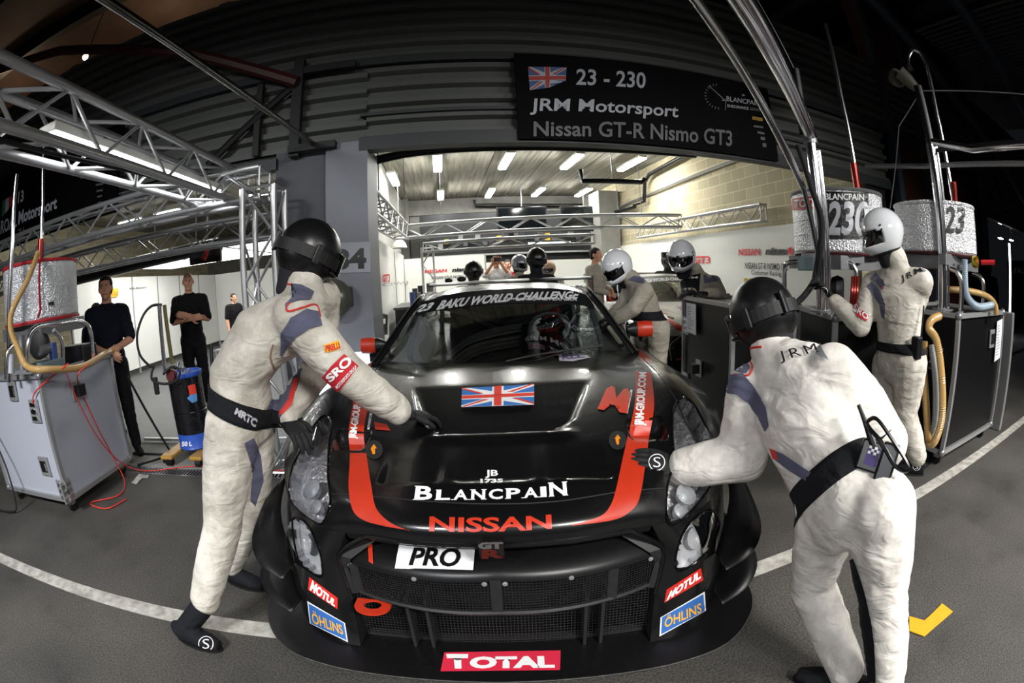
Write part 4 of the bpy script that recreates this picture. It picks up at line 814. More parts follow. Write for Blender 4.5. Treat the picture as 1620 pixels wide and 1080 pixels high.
def head(c,f,u,parent,hair=None,style='short',s=1.0,skin=None):
    r,f,u=frame(f,u); c=Vector(c); rot=Matrix((r,f,u)).transposed(); sk=skin or SKIN; b=MB(); T=lambda x,y,z:c+rot@Vector((x,y,z))*s
    b.ell(T(0,-.012,.03),(.076*s,.095*s,.092*s),rot=rot); b.ell(T(0,.018,-.035),(.060*s,.072*s,.075*s),rot=rot); capsule(b,T(0,-.02,-.06),T(0,-.035,-.17),.055*s,.06*s); b.ell(T(0,.070,-.088),(.026*s,.022*s,.020*s),rot=rot)
    b.ell(T(0,.090,.012-.01),(.013*s,.020*s,.030*s),rot=rot); b.ell(T(0,.100,-.016),(.017*s,.016*s,.012*s),rot=rot)
    for x in (-1,1): b.ell(T(x*.030,.082,.030),(.024*s,.012*s,.008*s),rot=rot); b.ell(T(x*.079,-.01,.0),(.009*s,.020*s,.032*s),rot=rot); b.ell(T(x*.045,.055,-.02),(.026*s,.028*s,.028*s),rot=rot)
    hd=finish(b.v,b.f,.0055*s,2,'head',sk,parent)
    for x in (-1,1):
        MB().ell(T(x*.031,.079,.014),(.012*s,.008*s,.007*s),rot=rot,n=10,m=8).build('eye',mat('eye_white','#d8d4cc',.3),hd,smooth=True); MB().ell(T(x*.031,.0865,.014),(.005*s,.003*s,.005*s),rot=rot,n=8,m=6).build('iris',mat('iris','#1f140e',.2),hd)
        MB().tube([T(x*(.016+.012*k),.096-.003*k*k,.030+.003*k-.0015*k*k) for k in range(4)],.0032*s,5).build('eyebrow',hair or mat('grey_hair','#6e6a66',.9),hd)
    MB().tube([T(x*.008,.094-.0012*x*x,-.052) for x in (-3,-2,-1,0,1,2,3)],.0045*s,6,flat=.8).build('mouth',mat('lips','#8c4a40',.5),hd,smooth=True)
    if hair and style!='bald':
        hb=MB(); hb.ell(T(0,-.022,.045),(.083*s,.098*s,.088*s),rot=rot); hb.ell(T(0,-.05,-.0),(.078*s,.062*s,.085*s),rot=rot); o=finish(hb.v,hb.f,.009*s,1,'hair',hair,hd,wr=.004,wscale=40)
        bm=bmesh.new(); bm.from_mesh(o.data); dl=[v for v in bm.verts if (lambda q:(q.y>.045 and q.z<.075) or (q.y>.0 and q.z<.02))((rot.transposed()@(v.co-c))/s)]; bmesh.ops.delete(bm,geom=dl,context='VERTS'); bm.to_mesh(o.data); bm.free()
    return hd
class Fig: pass
def body(J,bulk=1.0):
    """returns MB lists for torso+arms+legs"""
    g=Fig(); V_=lambda k:Vector(J[k]); g.hipR,g.hipL,g.shR,g.shL=V_('hipR'),V_('hipL'),V_('shR'),V_('shL'); g.pel=(g.hipR+g.hipL)/2; g.sh=(g.shR+g.shL)/2; g.neck=V_('neck')
    rp=(g.hipR-g.hipL).normalized(); rs=(g.shR-g.shL).normalized(); k=bulk; mid=V_('waist') if 'waist' in J else g.pel.lerp(g.sh,.42)
    tdir=(g.sh-g.pel).normalized(); c=[g.pel-tdir*.09,g.pel-tdir*.02,g.pel+(mid-g.pel)*.45,mid,(V_('chest') if 'chest' in J else mid.lerp(g.sh,.5)),g.sh-tdir*.06,g.sh+(g.neck-g.sh)*.25,g.neck]
    g.torso=(c,[rp,rp,rp,(rp+rs).normalized(),rs,rs,rs,rs],[.12*k,.178*k,.170*k,.158*k,.178*k,.195*k,.155*k,.062],[.10*k,.132*k,.128*k,.118*k,.132*k,.125*k,.092*k,.062]); return g
def crew(label,J,suit,group=None,bulk=1.0,ak=1.0,wr=.0042,seed=0,feet=True,voxel=.012,name='person'):
    t=thing(name,(J['hipR'][0],J['hipR'][1],0) if feet else tuple(Vector(J['hipR'])),label,'person',group); s=MB(); g=body(J,bulk); loft(s,*g.torso); k=bulk
    for sd in 'RL':
        sh,el,wr_=[Vector(J[q+sd]) for q in('sh','el','wr')]; chain(s,[g.sh.lerp(sh,.7),sh,sh.lerp(el,.5),el,el.lerp(wr_,.5),wr_],[.085*k,.080*k*(1+ak)/2,.074*k*ak,.066*k*ak,.062*k*ak,.054*k*ak])
        if 'kn'+sd in J:
            h,kn,an=[Vector(J[q+sd]) for q in('hip','kn','an')]; chain(s,[h,h.lerp(kn,.5),kn,kn.lerp(an,.5),an],[.118*k,.105*k,.085*k,.080*k,.068*k])
    hd=Vector(J['head']) if 'head' in J else g.neck+(g.neck-g.sh).normalized()*.1; capsule(s,g.neck,g.neck.lerp(hd,.28),.082*k,.074*k)
    o=finish(s.v,s.f,voxel,4,'race_suit',suit,t,wr=wr,seed=seed); o['label']='%s racing overalls'%('cream' if suit is SUIT else 'white' if suit is SUITB else 'grey-beige'); t_=Fig(); t_.root=t; t_.suit=o; t_.g=g; t_.bvh=bvh_of(o); return t_
def belt(F_,ctr,nrm,h,m=None,parent=None,off=.006,name='belt',n=48):
    ctr=Vector(ctr); nrm=Vector(nrm).normalized(); a=nrm.orthogonal().normalized(); b=nrm.cross(a); rows=[]
    for z in (-h/2,-h/4,0,h/4,h/2):
        r=[]
        for i in range(n):
            t=2*PI*i/n; d=a*math.cos(t)+b*math.sin(t); hit=F_.bvh.ray_cast(ctr+nrm*z+d*.45,-d,.45); q=hit[0] if hit[0] else ctr+nrm*z+d*.15
            if (q-ctr).length>.26: q=ctr+nrm*z+d*.17
            r.append(q+d*off)
        rows.append(r)
    rr=[[rows[j][i] for i in range(n)] for j in range(5)]; L_=[sum(((r[i]-ctr).length for r in rr))/5 for i in range(n)]
    return MB().grid(rr,closed=True).build(name,m or PANELK,parent or F_.root,smooth=True,solid=-.004)
def logo(F_,cx,cy,s,m=MAT_W,bv=None,parent=None):
    """hand-drawn S-in-ring mark used on gloves and boots"""
    n=22; o=[(cx+s*math.cos(2*PI*i/n),cy+s*math.sin(2*PI*i/n)) for i in range(n+1)]; i_=[(cx+.86*s*math.cos(2*PI*i/n),cy+.86*s*math.sin(2*PI*i/n)) for i in range(n+1)]
    for k in range(n): pxpoly([o[k],o[k+1],i_[k+1],i_[k]],bv,m,parent,'mark') if 0 else None
    V2=[(.5+.5*math.cos(2*PI*i/n),.5+.5*math.sin(2*PI*i/n)) for i in range(n)]+[(.5+.45*math.cos(2*PI*i/n),.5+.45*math.sin(2*PI*i/n)) for i in range(n)]; F2=[(i,(i+1)%n,n+(i+1)%n,n+i) for i in range(n)]
    v,f=text2d('S',-.01); k=len(V2); V2+=[(.28+.44*a,.2+.6*b) for a,b in v]; F2+=[tuple(j+k for j in q) for q in f]
    return mk_decal(V2,F2,[(cx-s,cy+s),(cx+s,cy+s),(cx+s,cy-s),(cx-s,cy-s)],bv,m,parent,'mark',off=.002,cell=6)
D_=lambda px,py,h:(lambda d:C0+d*(h/math.hypot(d.x,d.y)))(ray(px,py))      # point on a sight line at ground distance h
# ---- left mechanic, leaning over the bonnet
JA=dict(hipR=D_(368,668,1.86),hipL=D_(398,668,2.08),shR=D_(466,500,1.72),shL=D_(508,470,2.04),neck=D_(480,447,1.90),head=D_(488,400,1.93),waist=D_(380,590,1.93),chest=D_(416,532,1.9),elR=D_(550,592,1.74),wrR=D_(628,648,1.84),elL=D_(505,580,2.10),wrL=D_(452,655,1.98),knR=D_(352,835,1.86),anR=D_(324,948,1.82),knL=D_(400,800,2.10),anL=Vector((-1.20,1.86,.12)))
A=crew('mechanic in cream overalls and matt black helmet leaning over the left of the bonnet',JA,SUIT,bulk=1.0,ak=1.12,seed=3)
hA,_,_=helmet_black(D_(488,400,1.93),(.75,.55,-.45),(.25,.1,1),A.root,s=.98)
hr=hand('glove',D_(640,655,1.87),D_(684,657,1.96),(0,.1,-1),GLOVE,A.root,.5,size=1.12); hl=hand('glove',D_(452,662,1.97),D_(470,682,1.9),(.2,-.2,-1),GLOVE,A.root,.8,left=True,size=1.1)
bv=bvh_of(hr); dtext('SRO',[(622,686),(640,690),(643,680),(627,675)],bv,MAT_W,hr,off=.002)
s1=shoe('boot',(-1.28,1.35,.12),(-1.05,1.31,.0),PANELK,A.root,sr=.050,shaft=D_(318,962,1.82)); shoe('boot',(-1.20,1.86,.12),(-1.0,1.8,.0),PANELK,A.root); logo(A,326,1018,12,bv=bvh_of(s1),parent=s1)
bA=belt(A,D_(388,645,1.93),D_(398,610,1.93)-D_(384,652,1.93),.075); bb=bvh_of(bA)
dtext('MRTC',[(370,655),(402,676),(406,664),(374,645)],bb,mat('grey_print','#a9a7b0',.6),bA,bold=.05,off=.007)
ba=A.bvh
def panel(F_,pts,m=PANEL,off=.006,name='panel',**k): return pxpoly(pts,F_.bvh,m,F_.suit,name,off=off,**k)
def edge_band(F_,outer,inner,m,name='panel',off=.006):
    o_=cat([Vector((*p,0)) for p in outer],8); i_=cat([Vector((*p,0)) for p in inner],8); rows=[]
    for k in range(min(len(o_),len(i_))):
        hit=lambda t:(lambda q:(F_.bvh.ray_cast(C0,ray(q.x,q.y))))(i_[k].lerp(o_[k],t)); h0=hit(0)
        if not h0[0]: continue
        lo=0.0; ref=h0[3]
        for j in range(1,41):
            h=hit(j/40)
            if not h[0] or abs(h[3]-ref)>.05: break
            ref=h[3]; lo=j/40
        r=[]
        for j in range(7):
            t=lo*j/6; h=hit(t); q=i_[k].lerp(o_[k],t); d=ray(q.x,q.y); n=h[1] if h[1].dot(d)<0 else -h[1]; r.append(h[0]+n*off)
        rows.append(r)
    if len(rows)>2: return MB().grid(rows).build(name,m,F_.suit,smooth=True,angle=80)
def piping(F_,pts,m=REDT,r=.004,name='piping'):
    out=[]
    for p in cat([Vector((*q,0)) for q in pts],5):
        h=F_.bvh.ray_cast(C0,ray(p.x,p.y)); 
        if h[0] and (not out or (h[0]-out[-1]).length<.12): out.append(h[0]-ray(p.x,p.y)*.002)
    if len(out)>2: return MB().tube(out,r,6).build(name,m,F_.suit,smooth=True)
panel(A,[(443,558),(446,525),(460,503),(484,489),(503,494),(509,515),(490,519),(469,532),(456,546),(446,563)])
panel(A,[(453,490),(456,481),(472,476),(490,474),(496,462),(478,452),(462,449),(470,462),(478,468),(462,472),(452,482)]); piping(A,[(455,449),(470,452),(484,462),(482,470),(462,476),(453,486),(458,492),(480,486),(500,482),(507,500)])
panel(A,[(455,592),(478,583),(470,616),(456,640),(444,660),(418,652),(431,625)]); panel(A,[(466,600),(474,598),(462,640),(448,655),(440,655),(456,632)],m=REDT,off=.007); piping(A,[(432,545),(428,565),(436,585),(448,596)],m=mat('beige_piping','#8c7462',.8),r=.004)
panel(A,[(386,700),(400,692),(412,720),(416,760),(404,800),(396,790),(400,745)],m=PANEL)
RB=mat('armband_red','#b81f2c',.6); panel(A,[(543,560),(566,579),(552,598),(535,619),(510,596),(524,578)],m=RB,name='armband',off=.005)
dtext('SRO',[(524,603),(557,573),(546,562),(515,594)],ba,MAT_W,A.suit,bold=.04,off=.008); dtext('MOTORSPORTS GROUP',[(535,613),(563,582),(560,578),(531,609)],ba,MAT_W,A.suit,off=.008)
panel(A,[(512,545),(534,539),(538,552),(514,557)],m=mat('yellow_vinyl','#e9b417',.5),name='badge'); dtext('PIRELLI',[(515,556),(537,551),(534,542),(514,546)],ba,RED,A.suit,bold=.05,off=.007)
dtext('JRM',[(394,478),(408,462),(402,452),(388,466)],ba,KK,A.suit,off=.005)
# ---- right mechanic, back to us, bending to the front wing
JB=dict(hipL=D_(1312,815,1.42),hipR=D_(1393,805,1.30),shL=D_(1190,618,1.66),shR=D_(1318,590,1.50),neck=D_(1222,552,1.66),head=D_(1207,498,1.70),waist=D_(1305,730,1.45),elL=D_(1176,724,1.60),wrL=D_(1085,738,1.62),elR=D_(1400,700,1.62),wrR=D_(1330,775,1.68),knL=D_(1284,925,1.46),anL=D_(1340,1062,1.34),knR=D_(1398,945,1.31),anR=D_(1410,1078,1.335))
JB['anL'].z=.10; JB['anR'].z=.10
B=crew('mechanic in white overalls and black helmet bending with his back to us at right',JB,SUITB,bulk=1.0,ak=1.38,seed=11)
hB,_,_=helmet_black(D_(1207,498,1.70),(-.35,.85,-.42),(-.1,.35,1),B.root,s=.93)
og=bvh_of(hB); pxpoly([(1162,505),(1172,504),(1173,511),(1168,513),(1173,518),(1163,518),(1166,513)],og,RED,hB,'mark',off=.004)
hb=hand('glove',D_(1068,736,1.63),D_(1020,722,1.60),(-.1,.5,-.8),GLOVE,B.root,.45,left=True,size=1.08); logo(B,1039,731,13,bv=bvh_of(hb),parent=hb); hand('glove',D_(1325,785,1.7),D_(1300,800,1.75),(0,.3,-1),GLOVE,B.root,.6,size=1.05)
for k_,q in (('anL',(-.12,.17)),('anR',(-.03,.2))):
    a=Vector(JB[k_]); shoe('boot',a,(a.x+q[0],a.y+q[1],0),PANELK,B.root)
bB=belt(B,D_(1318,765,1.42),D_(1290,700,1.50)-D_(1325,775,1.40),.085)
panel(B,[(1141,631),(1142,610),(1151,594),(1176,592),(1197,615),(1213,643),(1218,673),(1212,682),(1200,658),(1183,637),(1165,624),(1148,622)]); panel(B,[(1153,586),(1165,574),(1183,572),(1188,582),(1181,592),(1163,588)]); piping(B,[(1151,588),(1160,575),(1182,570),(1190,580),(1184,593),(1165,592),(1152,588)]); piping(B,[(1166,566),(1175,556),(1190,550),(1205,548)])
panel(B,[(1222,709),(1239,716),(1260,730),(1284,747),(1276,760),(1248,742),(1228,726)]); panel(B,[(1219,707),(1229,711),(1234,726),(1225,724)],m=REDT,off=.007)
dtext('JRM',[(1237,576),(1300,562),(1288,545),(1232,558)],B.bvh,KK,B.suit,spacing=1.35,bold=0,off=.006); panel(B,[(1292,560),(1311,570),(1297,545)],m=mat('grey_mark','#7a7c82',.6),off=.006)
edge_band(B,[(1325,895),(1330,930),(1336,980),(1340,1030),(1342,1078)],[(1352,882),(1368,930),(1380,985),(1385,1030),(1387,1078)],PANELK); panel(B,[(1246,820),(1254,800),(1262,790),(1258,812),(1250,840),(1244,880),(1236,905),(1233,890)]); piping(B,[(1238,880),(1231,895),(1232,910),(1226,930)],r=.006); piping(B,[(1262,788),(1252,798),(1254,815),(1262,820)],m=MAT_W)
# radio set on the belt
RD=mat('radio_black','#101114',.35); bh=B.bvh.ray_cast(C0,ray(1380,722)); r0=bh[0] if bh[0] else D_(1380,722,1.35); nr=(C0-r0).normalized(); rr,rf,ru=frame(nr,(.25,0,1)); rt=Matrix((rr,rf,ru)).transposed()
rad=MB().box(r0+nr*.03,(.085,.04,.085),rot=rt,bev=.006).build('radio_pouch',RD,bB); MB().box(r0+nr*.052+ru*.0,(.04,.003,.05),rot=rt).build('radio_label',mat('purple_label','#3b2a6b',.5),rad)
v=[];f=[]
for i in range(4):
    for j in range(3):
        if (i+j)%2==0: k=len(v); v+=[(i/4,j/3),((i+1)/4,j/3),((i+1)/4,(j+1)/3),(i/4,(j+1)/3)]; f.append((k,k+1,k+2,k+3))
cc=r0+nr*.0545; mesh_obj('checker_mark',[cc+rr*(.018-.036*a)+ru*(.005+.022*b) for a,b in v],f,MAT_W,rad,fix=False)
MB().tube([D_(1400,760,1.3),D_(1392,735,1.3),D_(1380,700,1.31),D_(1364,655,1.33),D_(1358,640,1.335)],[.014,.014,.012,.007,.006],8).build('radio_antenna',RD,bB,smooth=True)
r2=D_(1402,735,1.29); MB().box(r2,(.055,.035,.12),rot=rt,bev=.008).build('radio_handset',RD,bB)
MB().tube(cat([D_(1372,668,1.31),D_(1386,662,1.29),D_(1408,690,1.27),D_(1436,735,1.26),D_(1432,745,1.26),D_(1415,735,1.27),D_(1395,700,1.28),D_(1378,680,1.3)],6,closed=True),.006,6,closed=True).build('headset_loop',RD,bB,smooth=True)
co=[];a_=[D_(1375,725,1.33),D_(1345,725,1.36),D_(1325,738,1.37),D_(1300,760,1.38),D_(1284,775,1.40),D_(1280,792,1.42)]; pth=cat(a_,16)
for i,p in enumerate(pth): t=i*1.1; co.append(p+(RX*math.cos(t)+UX*math.sin(t))*(.010 if i>30 else .001))
MB().tube(co,.0022,4).build('coiled_cord',RD,bB,smooth=True)
# ---- right-hand refueller in white helmet holding the valve line
JC=dict(hipR=D_(1440,575,2.98),hipL=D_(1405,578,3.20),shR=D_(1458,446,2.98),shL=D_(1382,450,3.12),neck=D_(1417,412,3.02),head=D_(1399,372,3.0),elL=D_(1362,515,3.05),wrL=D_(1322,478,3.17),elR=D_(1446,492,3.22),wrR=D_(1400,520,3.35),knR=D_(1432,655,3.05),anR=D_(1452,722,3.16),knL=D_(1402,650,3.15),anL=D_(1410,745,3.28))
JC['anL'].z=.1
Cc=crew('refueller in cream overalls and white full-face helmet holding the pole beside the right-hand fuel tanks',JC,SUIT,bulk=1.04,ak=1.0,seed=21)
hC,_,cC=helmet_white(D_(1397,367,3.0),(-.80,.50,-.25),(0,0,1),Cc.root,s=1.02)
hh=hand('glove',D_(1316,470,3.19),D_(1298,448,3.24),(-.4,.6,.1),GLOVE,Cc.root,1.0,left=True,size=1.1); logo(Cc,1302,462,8,bv=bvh_of(hh),parent=hh); hand('glove',D_(1398,520,3.36),D_(1380,518,3.42),(0,1,0),GLOVE,Cc.root,.8,size=1.05)
an=Vector(JC['anR']); sc_=shoe('boot',an,(an.x-.1,an.y+.16,an.z-.12),PANELK,Cc.root); logo(Cc,1450,738,6,bv=bvh_of(sc_),parent=sc_); al=Vector(JC['anL']); shoe('boot',al,(al.x-.1,al.y+.16,0),PANELK,Cc.root)
bC=belt(Cc,D_(1430,548,3.07),(0,.05,1),.055); rp_=Cc.bvh.ray_cast(C0,ray(1450,550)); rp_=(rp_[0] or D_(1450,550,2.9)); q_=MB().box(rp_+(C0-rp_).normalized()*.03,(.06,.06,.13),bev=.01); q_.build('radio',RD,bC); MB().cyl(rp_+Vector((0,-.03,.07)),rp_+Vector((.02,-.03,.24)),.006,6).build('radio_antenna',RD,bC)
panel(Cc,[(1372,452),(1380,445),(1393,460),(1401,482),(1400,505),(1395,500),(1392,482),(1382,466)]); panel(Cc,[(1378,440),(1386,432),(1398,444),(1400,452),(1394,456),(1386,446)]); piping(Cc,[(1378,440),(1390,443),(1398,456)])
panel(Cc,[(1349,478),(1357,475),(1362,488),(1375,500),(1370,508),(1356,500)],m=RB,name='armband'); dtext('SRO',[(1350,492),(1372,506),(1374,499),(1355,480)],Cc.bvh,MAT_W,Cc.suit,off=.008)
dtext('JRM',[(1427,449),(1460,433),(1456,422),(1425,437)],Cc.bvh,KK,Cc.suit,off=.007,spacing=1.3,bold=.01); panel(Cc,[(1460,431),(1471,428),(1458,420)],m=mat('grey_mark','#7a7c82',.6),off=.007)
og=bvh_of(hC); pxpoly([(1357,366),(1373,363),(1373,371),(1358,376)],og,mat('orange_visor_strip','#e3831d',.4),hC,'visor_strip',off=.004)
# ---- white-helmeted mechanic reaching into our car, and the one leaning on the crate
JD=dict(hipL=D_(1020,520,4.05),hipR=D_(1040,520,3.85),shL=D_(1000,452,4.05),shR=D_(1020,460,3.78),neck=D_(1000,442,3.93),elL=D_(985,485,4.0),wrL=D_(962,503,4.05),elR=D_(1003,488,3.75),wrR=D_(975,505,3.82),knL=D_(1025,565,4.1),knR=D_(1040,570,3.9),anL=D_(1025,620,4.15),anR=D_(1045,625,3.95))
JD['anL'].z=.1; JD['anR'].z=.1
Dm=crew('mechanic in grey overalls and white helmet reaching into the open car door',JD,SUITG,bulk=.92,seed=31)
helmet_white(D_(976,420,3.95),(-.75,-.35,-.55),(-.2,0,1),Dm.root,s=.97)
for w_,t_,lf in ((JD['wrL'],D_(950,510,4.08),True),(JD['wrR'],D_(962,512,3.85),False)): hand('glove',w_,t_,(0,0,-1),GLOVE,Dm.root,.5,left=lf,voxel=.006)
for k_ in ('anL','anR'): a=Vector(JD[k_]); shoe('boot',a,(a.x-.2,a.y-.03,0),PANELK,Dm.root)
belt(Dm,D_(1027,497,3.96),(0,0,1),.07); panel(Dm,[(994,442),(1003,436),(1018,441),(1020,449),(1006,446)]); panel(Dm,[(1010,500),(1020,496),(1020,530),(1012,540)],m=PANELK)
JE=dict(hipL=D_(1130,495,5.45),hipR=D_(1105,498,5.45),shL=D_(1130,446,5.15),shR=D_(1085,450,5.15),neck=D_(1102,430,5.1),elL=D_(1140,464,4.95),wrL=D_(1118,463,4.8),elR=D_(1080,466,4.95),wrR=D_(1095,463,4.8),knL=D_(1130,540,5.45),knR=D_(1105,545,5.45),anL=D_(1130,580,5.5),anR=D_(1105,585,5.5))
JE['anL'].z=.1; JE['anR'].z=.1
Em=crew('mechanic in dark-fronted overalls and white helmet leaning on the black crate behind the car',JE,SUITG,bulk=.95,seed=41)
helmet_white(D_(1078,404,4.95),(-.65,-.72,-.35),(0,0,1),Em.root,s=1.18)
for w_,t_,lf in ((JE['wrL'],D_(1104,463,4.72),True),(JE['wrR'],D_(1084,464,4.72),False)): hand('glove',w_,t_,(0,0,-1),GLOVE,Em.root,.5,left=lf,voxel=.006)
for k_ in ('anL','anR'): a=Vector(JE[k_]); shoe('boot',a,(a.x-.1,a.y-.17,0),PANELK,Em.root)
panel(Em,[(1075,440),(1108,432),(1106,466),(1080,468)],m=PANELK); panel(Em,[(1112,435),(1130,432),(1136,445),(1114,448)]); dtext('JRM',[(1080,443),(1104,441),(1104,436),(1080,438)],Em.bvh,MAT_W,Em.suit,off=.008)
# ---- bare-headed people: shirt, trousers and skin as separate pieces
def civ(label,c,facing,h=1.78,shirt=NAVY,trou=PANELK,hair=None,style='short',arms='down',sleeve=.55,skin=None,seed=0,group=None,z0=0,lowres=False,headdir=None):
    x,y=c; k=h/1.78; f=Vector((*facing,0)).normalized(); r=f.cross(CZ); o=Vector((x,y,z0)); T=lambda a,b,z:o+r*a*k+f*b*k+CZ*z*k
    J=dict(hipR=T(.09,0,.92),hipL=T(-.09,0,.92),shR=T(.19,0,1.43),shL=T(-.19,0,1.43),neck=T(0,.01,1.53),knR=T(.10,.02,.5),knL=T(-.10,.0,.5),anR=T(.11,-.02,.1),anL=T(-.11,-.02,.1))
    A_={'down':((.25,0,1.15),(.26,.06,.88)),'front':((.25,.03,1.15),(.06,.24,1.06)),'crossed':((.25,.06,1.17),(-.02,.23,1.20)),'phone':((.24,.14,1.40),(.07,.2,1.62))}[arms]
    for s_,n_ in ((1,'R'),(-1,'L')): J['el'+n_]=T(s_*A_[0][0],A_[0][1],A_[0][2]); J['wr'+n_]=T(s_*A_[1][0],A_[1][1],A_[1][2]+(.04 if s_<0 else 0))
    t=thing('person',o,label,'person',group); g=body(J,.95); vx=.016 if lowres else .011
    sk=MB()
    for n_ in 'RL': sh,el,w_=[Vector(J[q+n_]) for q in('sh','el','wr')]; chain(sk,[sh,sh.lerp(el,.6),el,el.lerp(w_,.5),w_],[.05,.046,.042,.038,.028])
    capsule(sk,g.sh,g.neck,.10,.056); finish(sk.v,sk.f,vx,3,'body',skin or SKIN,t)
    sl=MB(); loft(sl,*[g.torso[i][1:] if i!=0 else g.torso[0][1:] for i in range(4)])
    for n_ in 'RL': sh,el,w_=[Vector(J[q+n_]) for q in('sh','el','wr')]; e_=sh.lerp(el,min(1,sleeve*1.6)); chain(sl,[g.sh.lerp(sh,.7),sh,e_],[.085,.074,.066]) ; (chain(sl,[el,el.lerp(w_,.95)],[.058,.045]) if sleeve>=.65 else None)
    finish(sl.v,sl.f,vx,4,'shirt',shirt,t,wr=.005,seed=seed)
    tr=MB(); loft(tr,[g.pel-CZ*.1*k,g.pel,g.pel+CZ*.08*k],[r]*3,[.12*k,.17*k,.16*k],[.10*k,.125*k,.12*k])
    for n_ in 'RL': hp,kn,a_=[Vector(J[q+n_]) for q in('hip','kn','an')]; chain(tr,[hp,kn,a_],[.10*k,.078*k,.06*k]); shoe('shoe',a_,a_+f*.2+CZ*(z0-a_.z),PANELK,t)
    finish(tr.v,tr.f,vx,3,'trousers',trou,t,wr=.005,seed=seed+3)
    head(T(0,.035,1.665),headdir or f,(0,0,1),t,hair,style,s=k,skin=skin)
    for n_ in 'RL': w_,el=Vector(J['wr'+n_]),Vector(J['el'+n_]); hand('hand',w_,w_+(w_-el),-f if arms in('front','crossed') else (f if arms!='down' else r*(-1 if n_=='R' else 1)),skin or SKIN,t,.5,left=n_=='L',voxel=.006 if lowres else .0048)
    return t
BROWN=mat('dark_brown_hair','#1c120c',.8); GREYH=mat('grey_hair','#6e6a66',.9)
n1=civ('man in navy polo shirt with short dark hair standing behind the silver crate',(-3.32,3.70),(.75,-.65),1.74,NAVY,hair=BROWN,arms='front',headdir=(.55,-.85,0)); 
n2=civ('bald man in black polo with folded arms behind the oil drum at left',(-3.35,5.55),(.45,-.9),1.76,BLKC,hair=None,style='bald',arms='crossed',headdir=(.5,-.85,-.05),seed=5)
n3=civ('person in dark shirt far back, partly hidden behind the left mechanic',(-4.6,9.6),(.8,-.5),1.45,BLKC,hair=BROWN,arms='down',seed=6,lowres=True)
n4=civ('man in white shirt holding a camera up at the back of our garage',(1.10,9.6),(-.1,-1),1.78,mat('white_shirt','#cfcfcf',.9),hair=GREYH,arms='phone',seed=7,lowres=True)
n5=civ('person in red shirt standing beside the man with the camera',(1.42,10.2),(-.2,-1),1.7,mat('red_shirt','#a51d22',.9),hair=BROWN,arms='down',seed=8,lowres=True)
n6=civ('dark-haired mechanic in white overalls looking down beyond the rear wing',(2.42,7.3),(.6,-.6),1.76,SUITG,trou=SUITG,hair=BROWN,arms='front',sleeve=.7,seed=9,lowres=True)
n7=civ('man in dark jacket standing in the next garage at the far right',(11.5,4.6),(-.7,-.7),1.75,BLKC,hair=BROWN,arms='down',sleeve=.7,seed=10,lowres=True)
n8=civ('dark-haired person crouching behind the left fuel tank frame',(-4.1,4.35),(.9,-.4),1.52,BLKC,hair=BROWN,arms='down',seed=12,lowres=True)
# crew behind the rear wing in helmets
def back_crew(px,py,D,facing,label,hm,suit,seed,s=1.0,group=None):
    hc=D_(px,py,D); x,y=hc.x,hc.y; f=Vector((*facing,0)).normalized(); r=f.cross(CZ); z=hc.z-.24; T=lambda a,b,c:Vector((x,y,z))+r*a+f*b+CZ*c
    J=dict(shR=T(.2,-.05,-.03),shL=T(-.2,-.05,-.03),neck=T(0,-.02,.06),hipR=T(.1,-.2,-.52),hipL=T(-.1,-.2,-.52),elR=T(.27,.08,-.26),elL=T(-.27,.08,-.26),wrR=T(.16,.3,-.3),wrL=T(-.16,.3,-.3),knR=T(.12,-.12,-.95),knL=T(-.12,-.12,-.95),anR=T(.12,-.2,-1.35),anL=T(-.12,-.2,-1.35))
    J['anR'].z=J['anL'].z=.1; F_=crew(label,J,suit,group,bulk=.95,seed=seed,voxel=.017); 
    if hm=='b': helmet_black(hc,(f.x,f.y,-.3),(0,0,1),F_.root,s=s)
    else: helmet_white(hc,(f.x,f.y,-.3),(0,0,1),F_.root,s=s,m=hm)
    for n_,lf in (('R',False),('L',True)): w_=Vector(J['wr'+n_]); hand('glove',w_,w_+f*.2-CZ*.03,(0,0,-1),GLOVE,F_.root,.5,left=lf,voxel=.007); a=Vector(J['an'+n_]); shoe('boot',a,a+f*.2-CZ*.1,PANELK,F_.root)
    return F_
back_crew(749,428,6.55,(0,-1),'mechanic in black helmet crouched low behind the left half of the rear wing','b',SUITG,51)
back_crew(849,409,6.2,(.2,-1),'mechanic in black helmet standing behind the middle of the rear wing','b',PANELK,52,s=1.05)
back_crew(822,416,7.6,(.6,-.8),'person in silver-grey helmet half hidden behind the black-helmeted mechanic',mat('silver_helmet','#8c8f94',.3,.4),SUITG,53)
back_crew(868,424,8.7,(-.6,-.8),'person in tan helmet half hidden right of the standing black helmet',mat('tan_helmet','#9a7a64',.5),SUITG,54)
back_crew(1056,412,9.2,(-.3,-.9),'photographer in dark clothes behind the leaning white helmet',mat('dark_cap','#1a1a1c',.6),PANELK,55)
cm=thing('camera',D_(1052,403,8.9),'black camera held up behind the white-helmeted man on the crate','camera'); c_=D_(1052,403,8.9); MB().box(c_,(.14,.07,.10),bev=.01).build('camera_body',RD,cm); MB().cyl(c_+Vector((0,-.03,0)),c_+Vector((0,-.13,0)),.035,14).build('lens',VIS,cm,smooth=True)
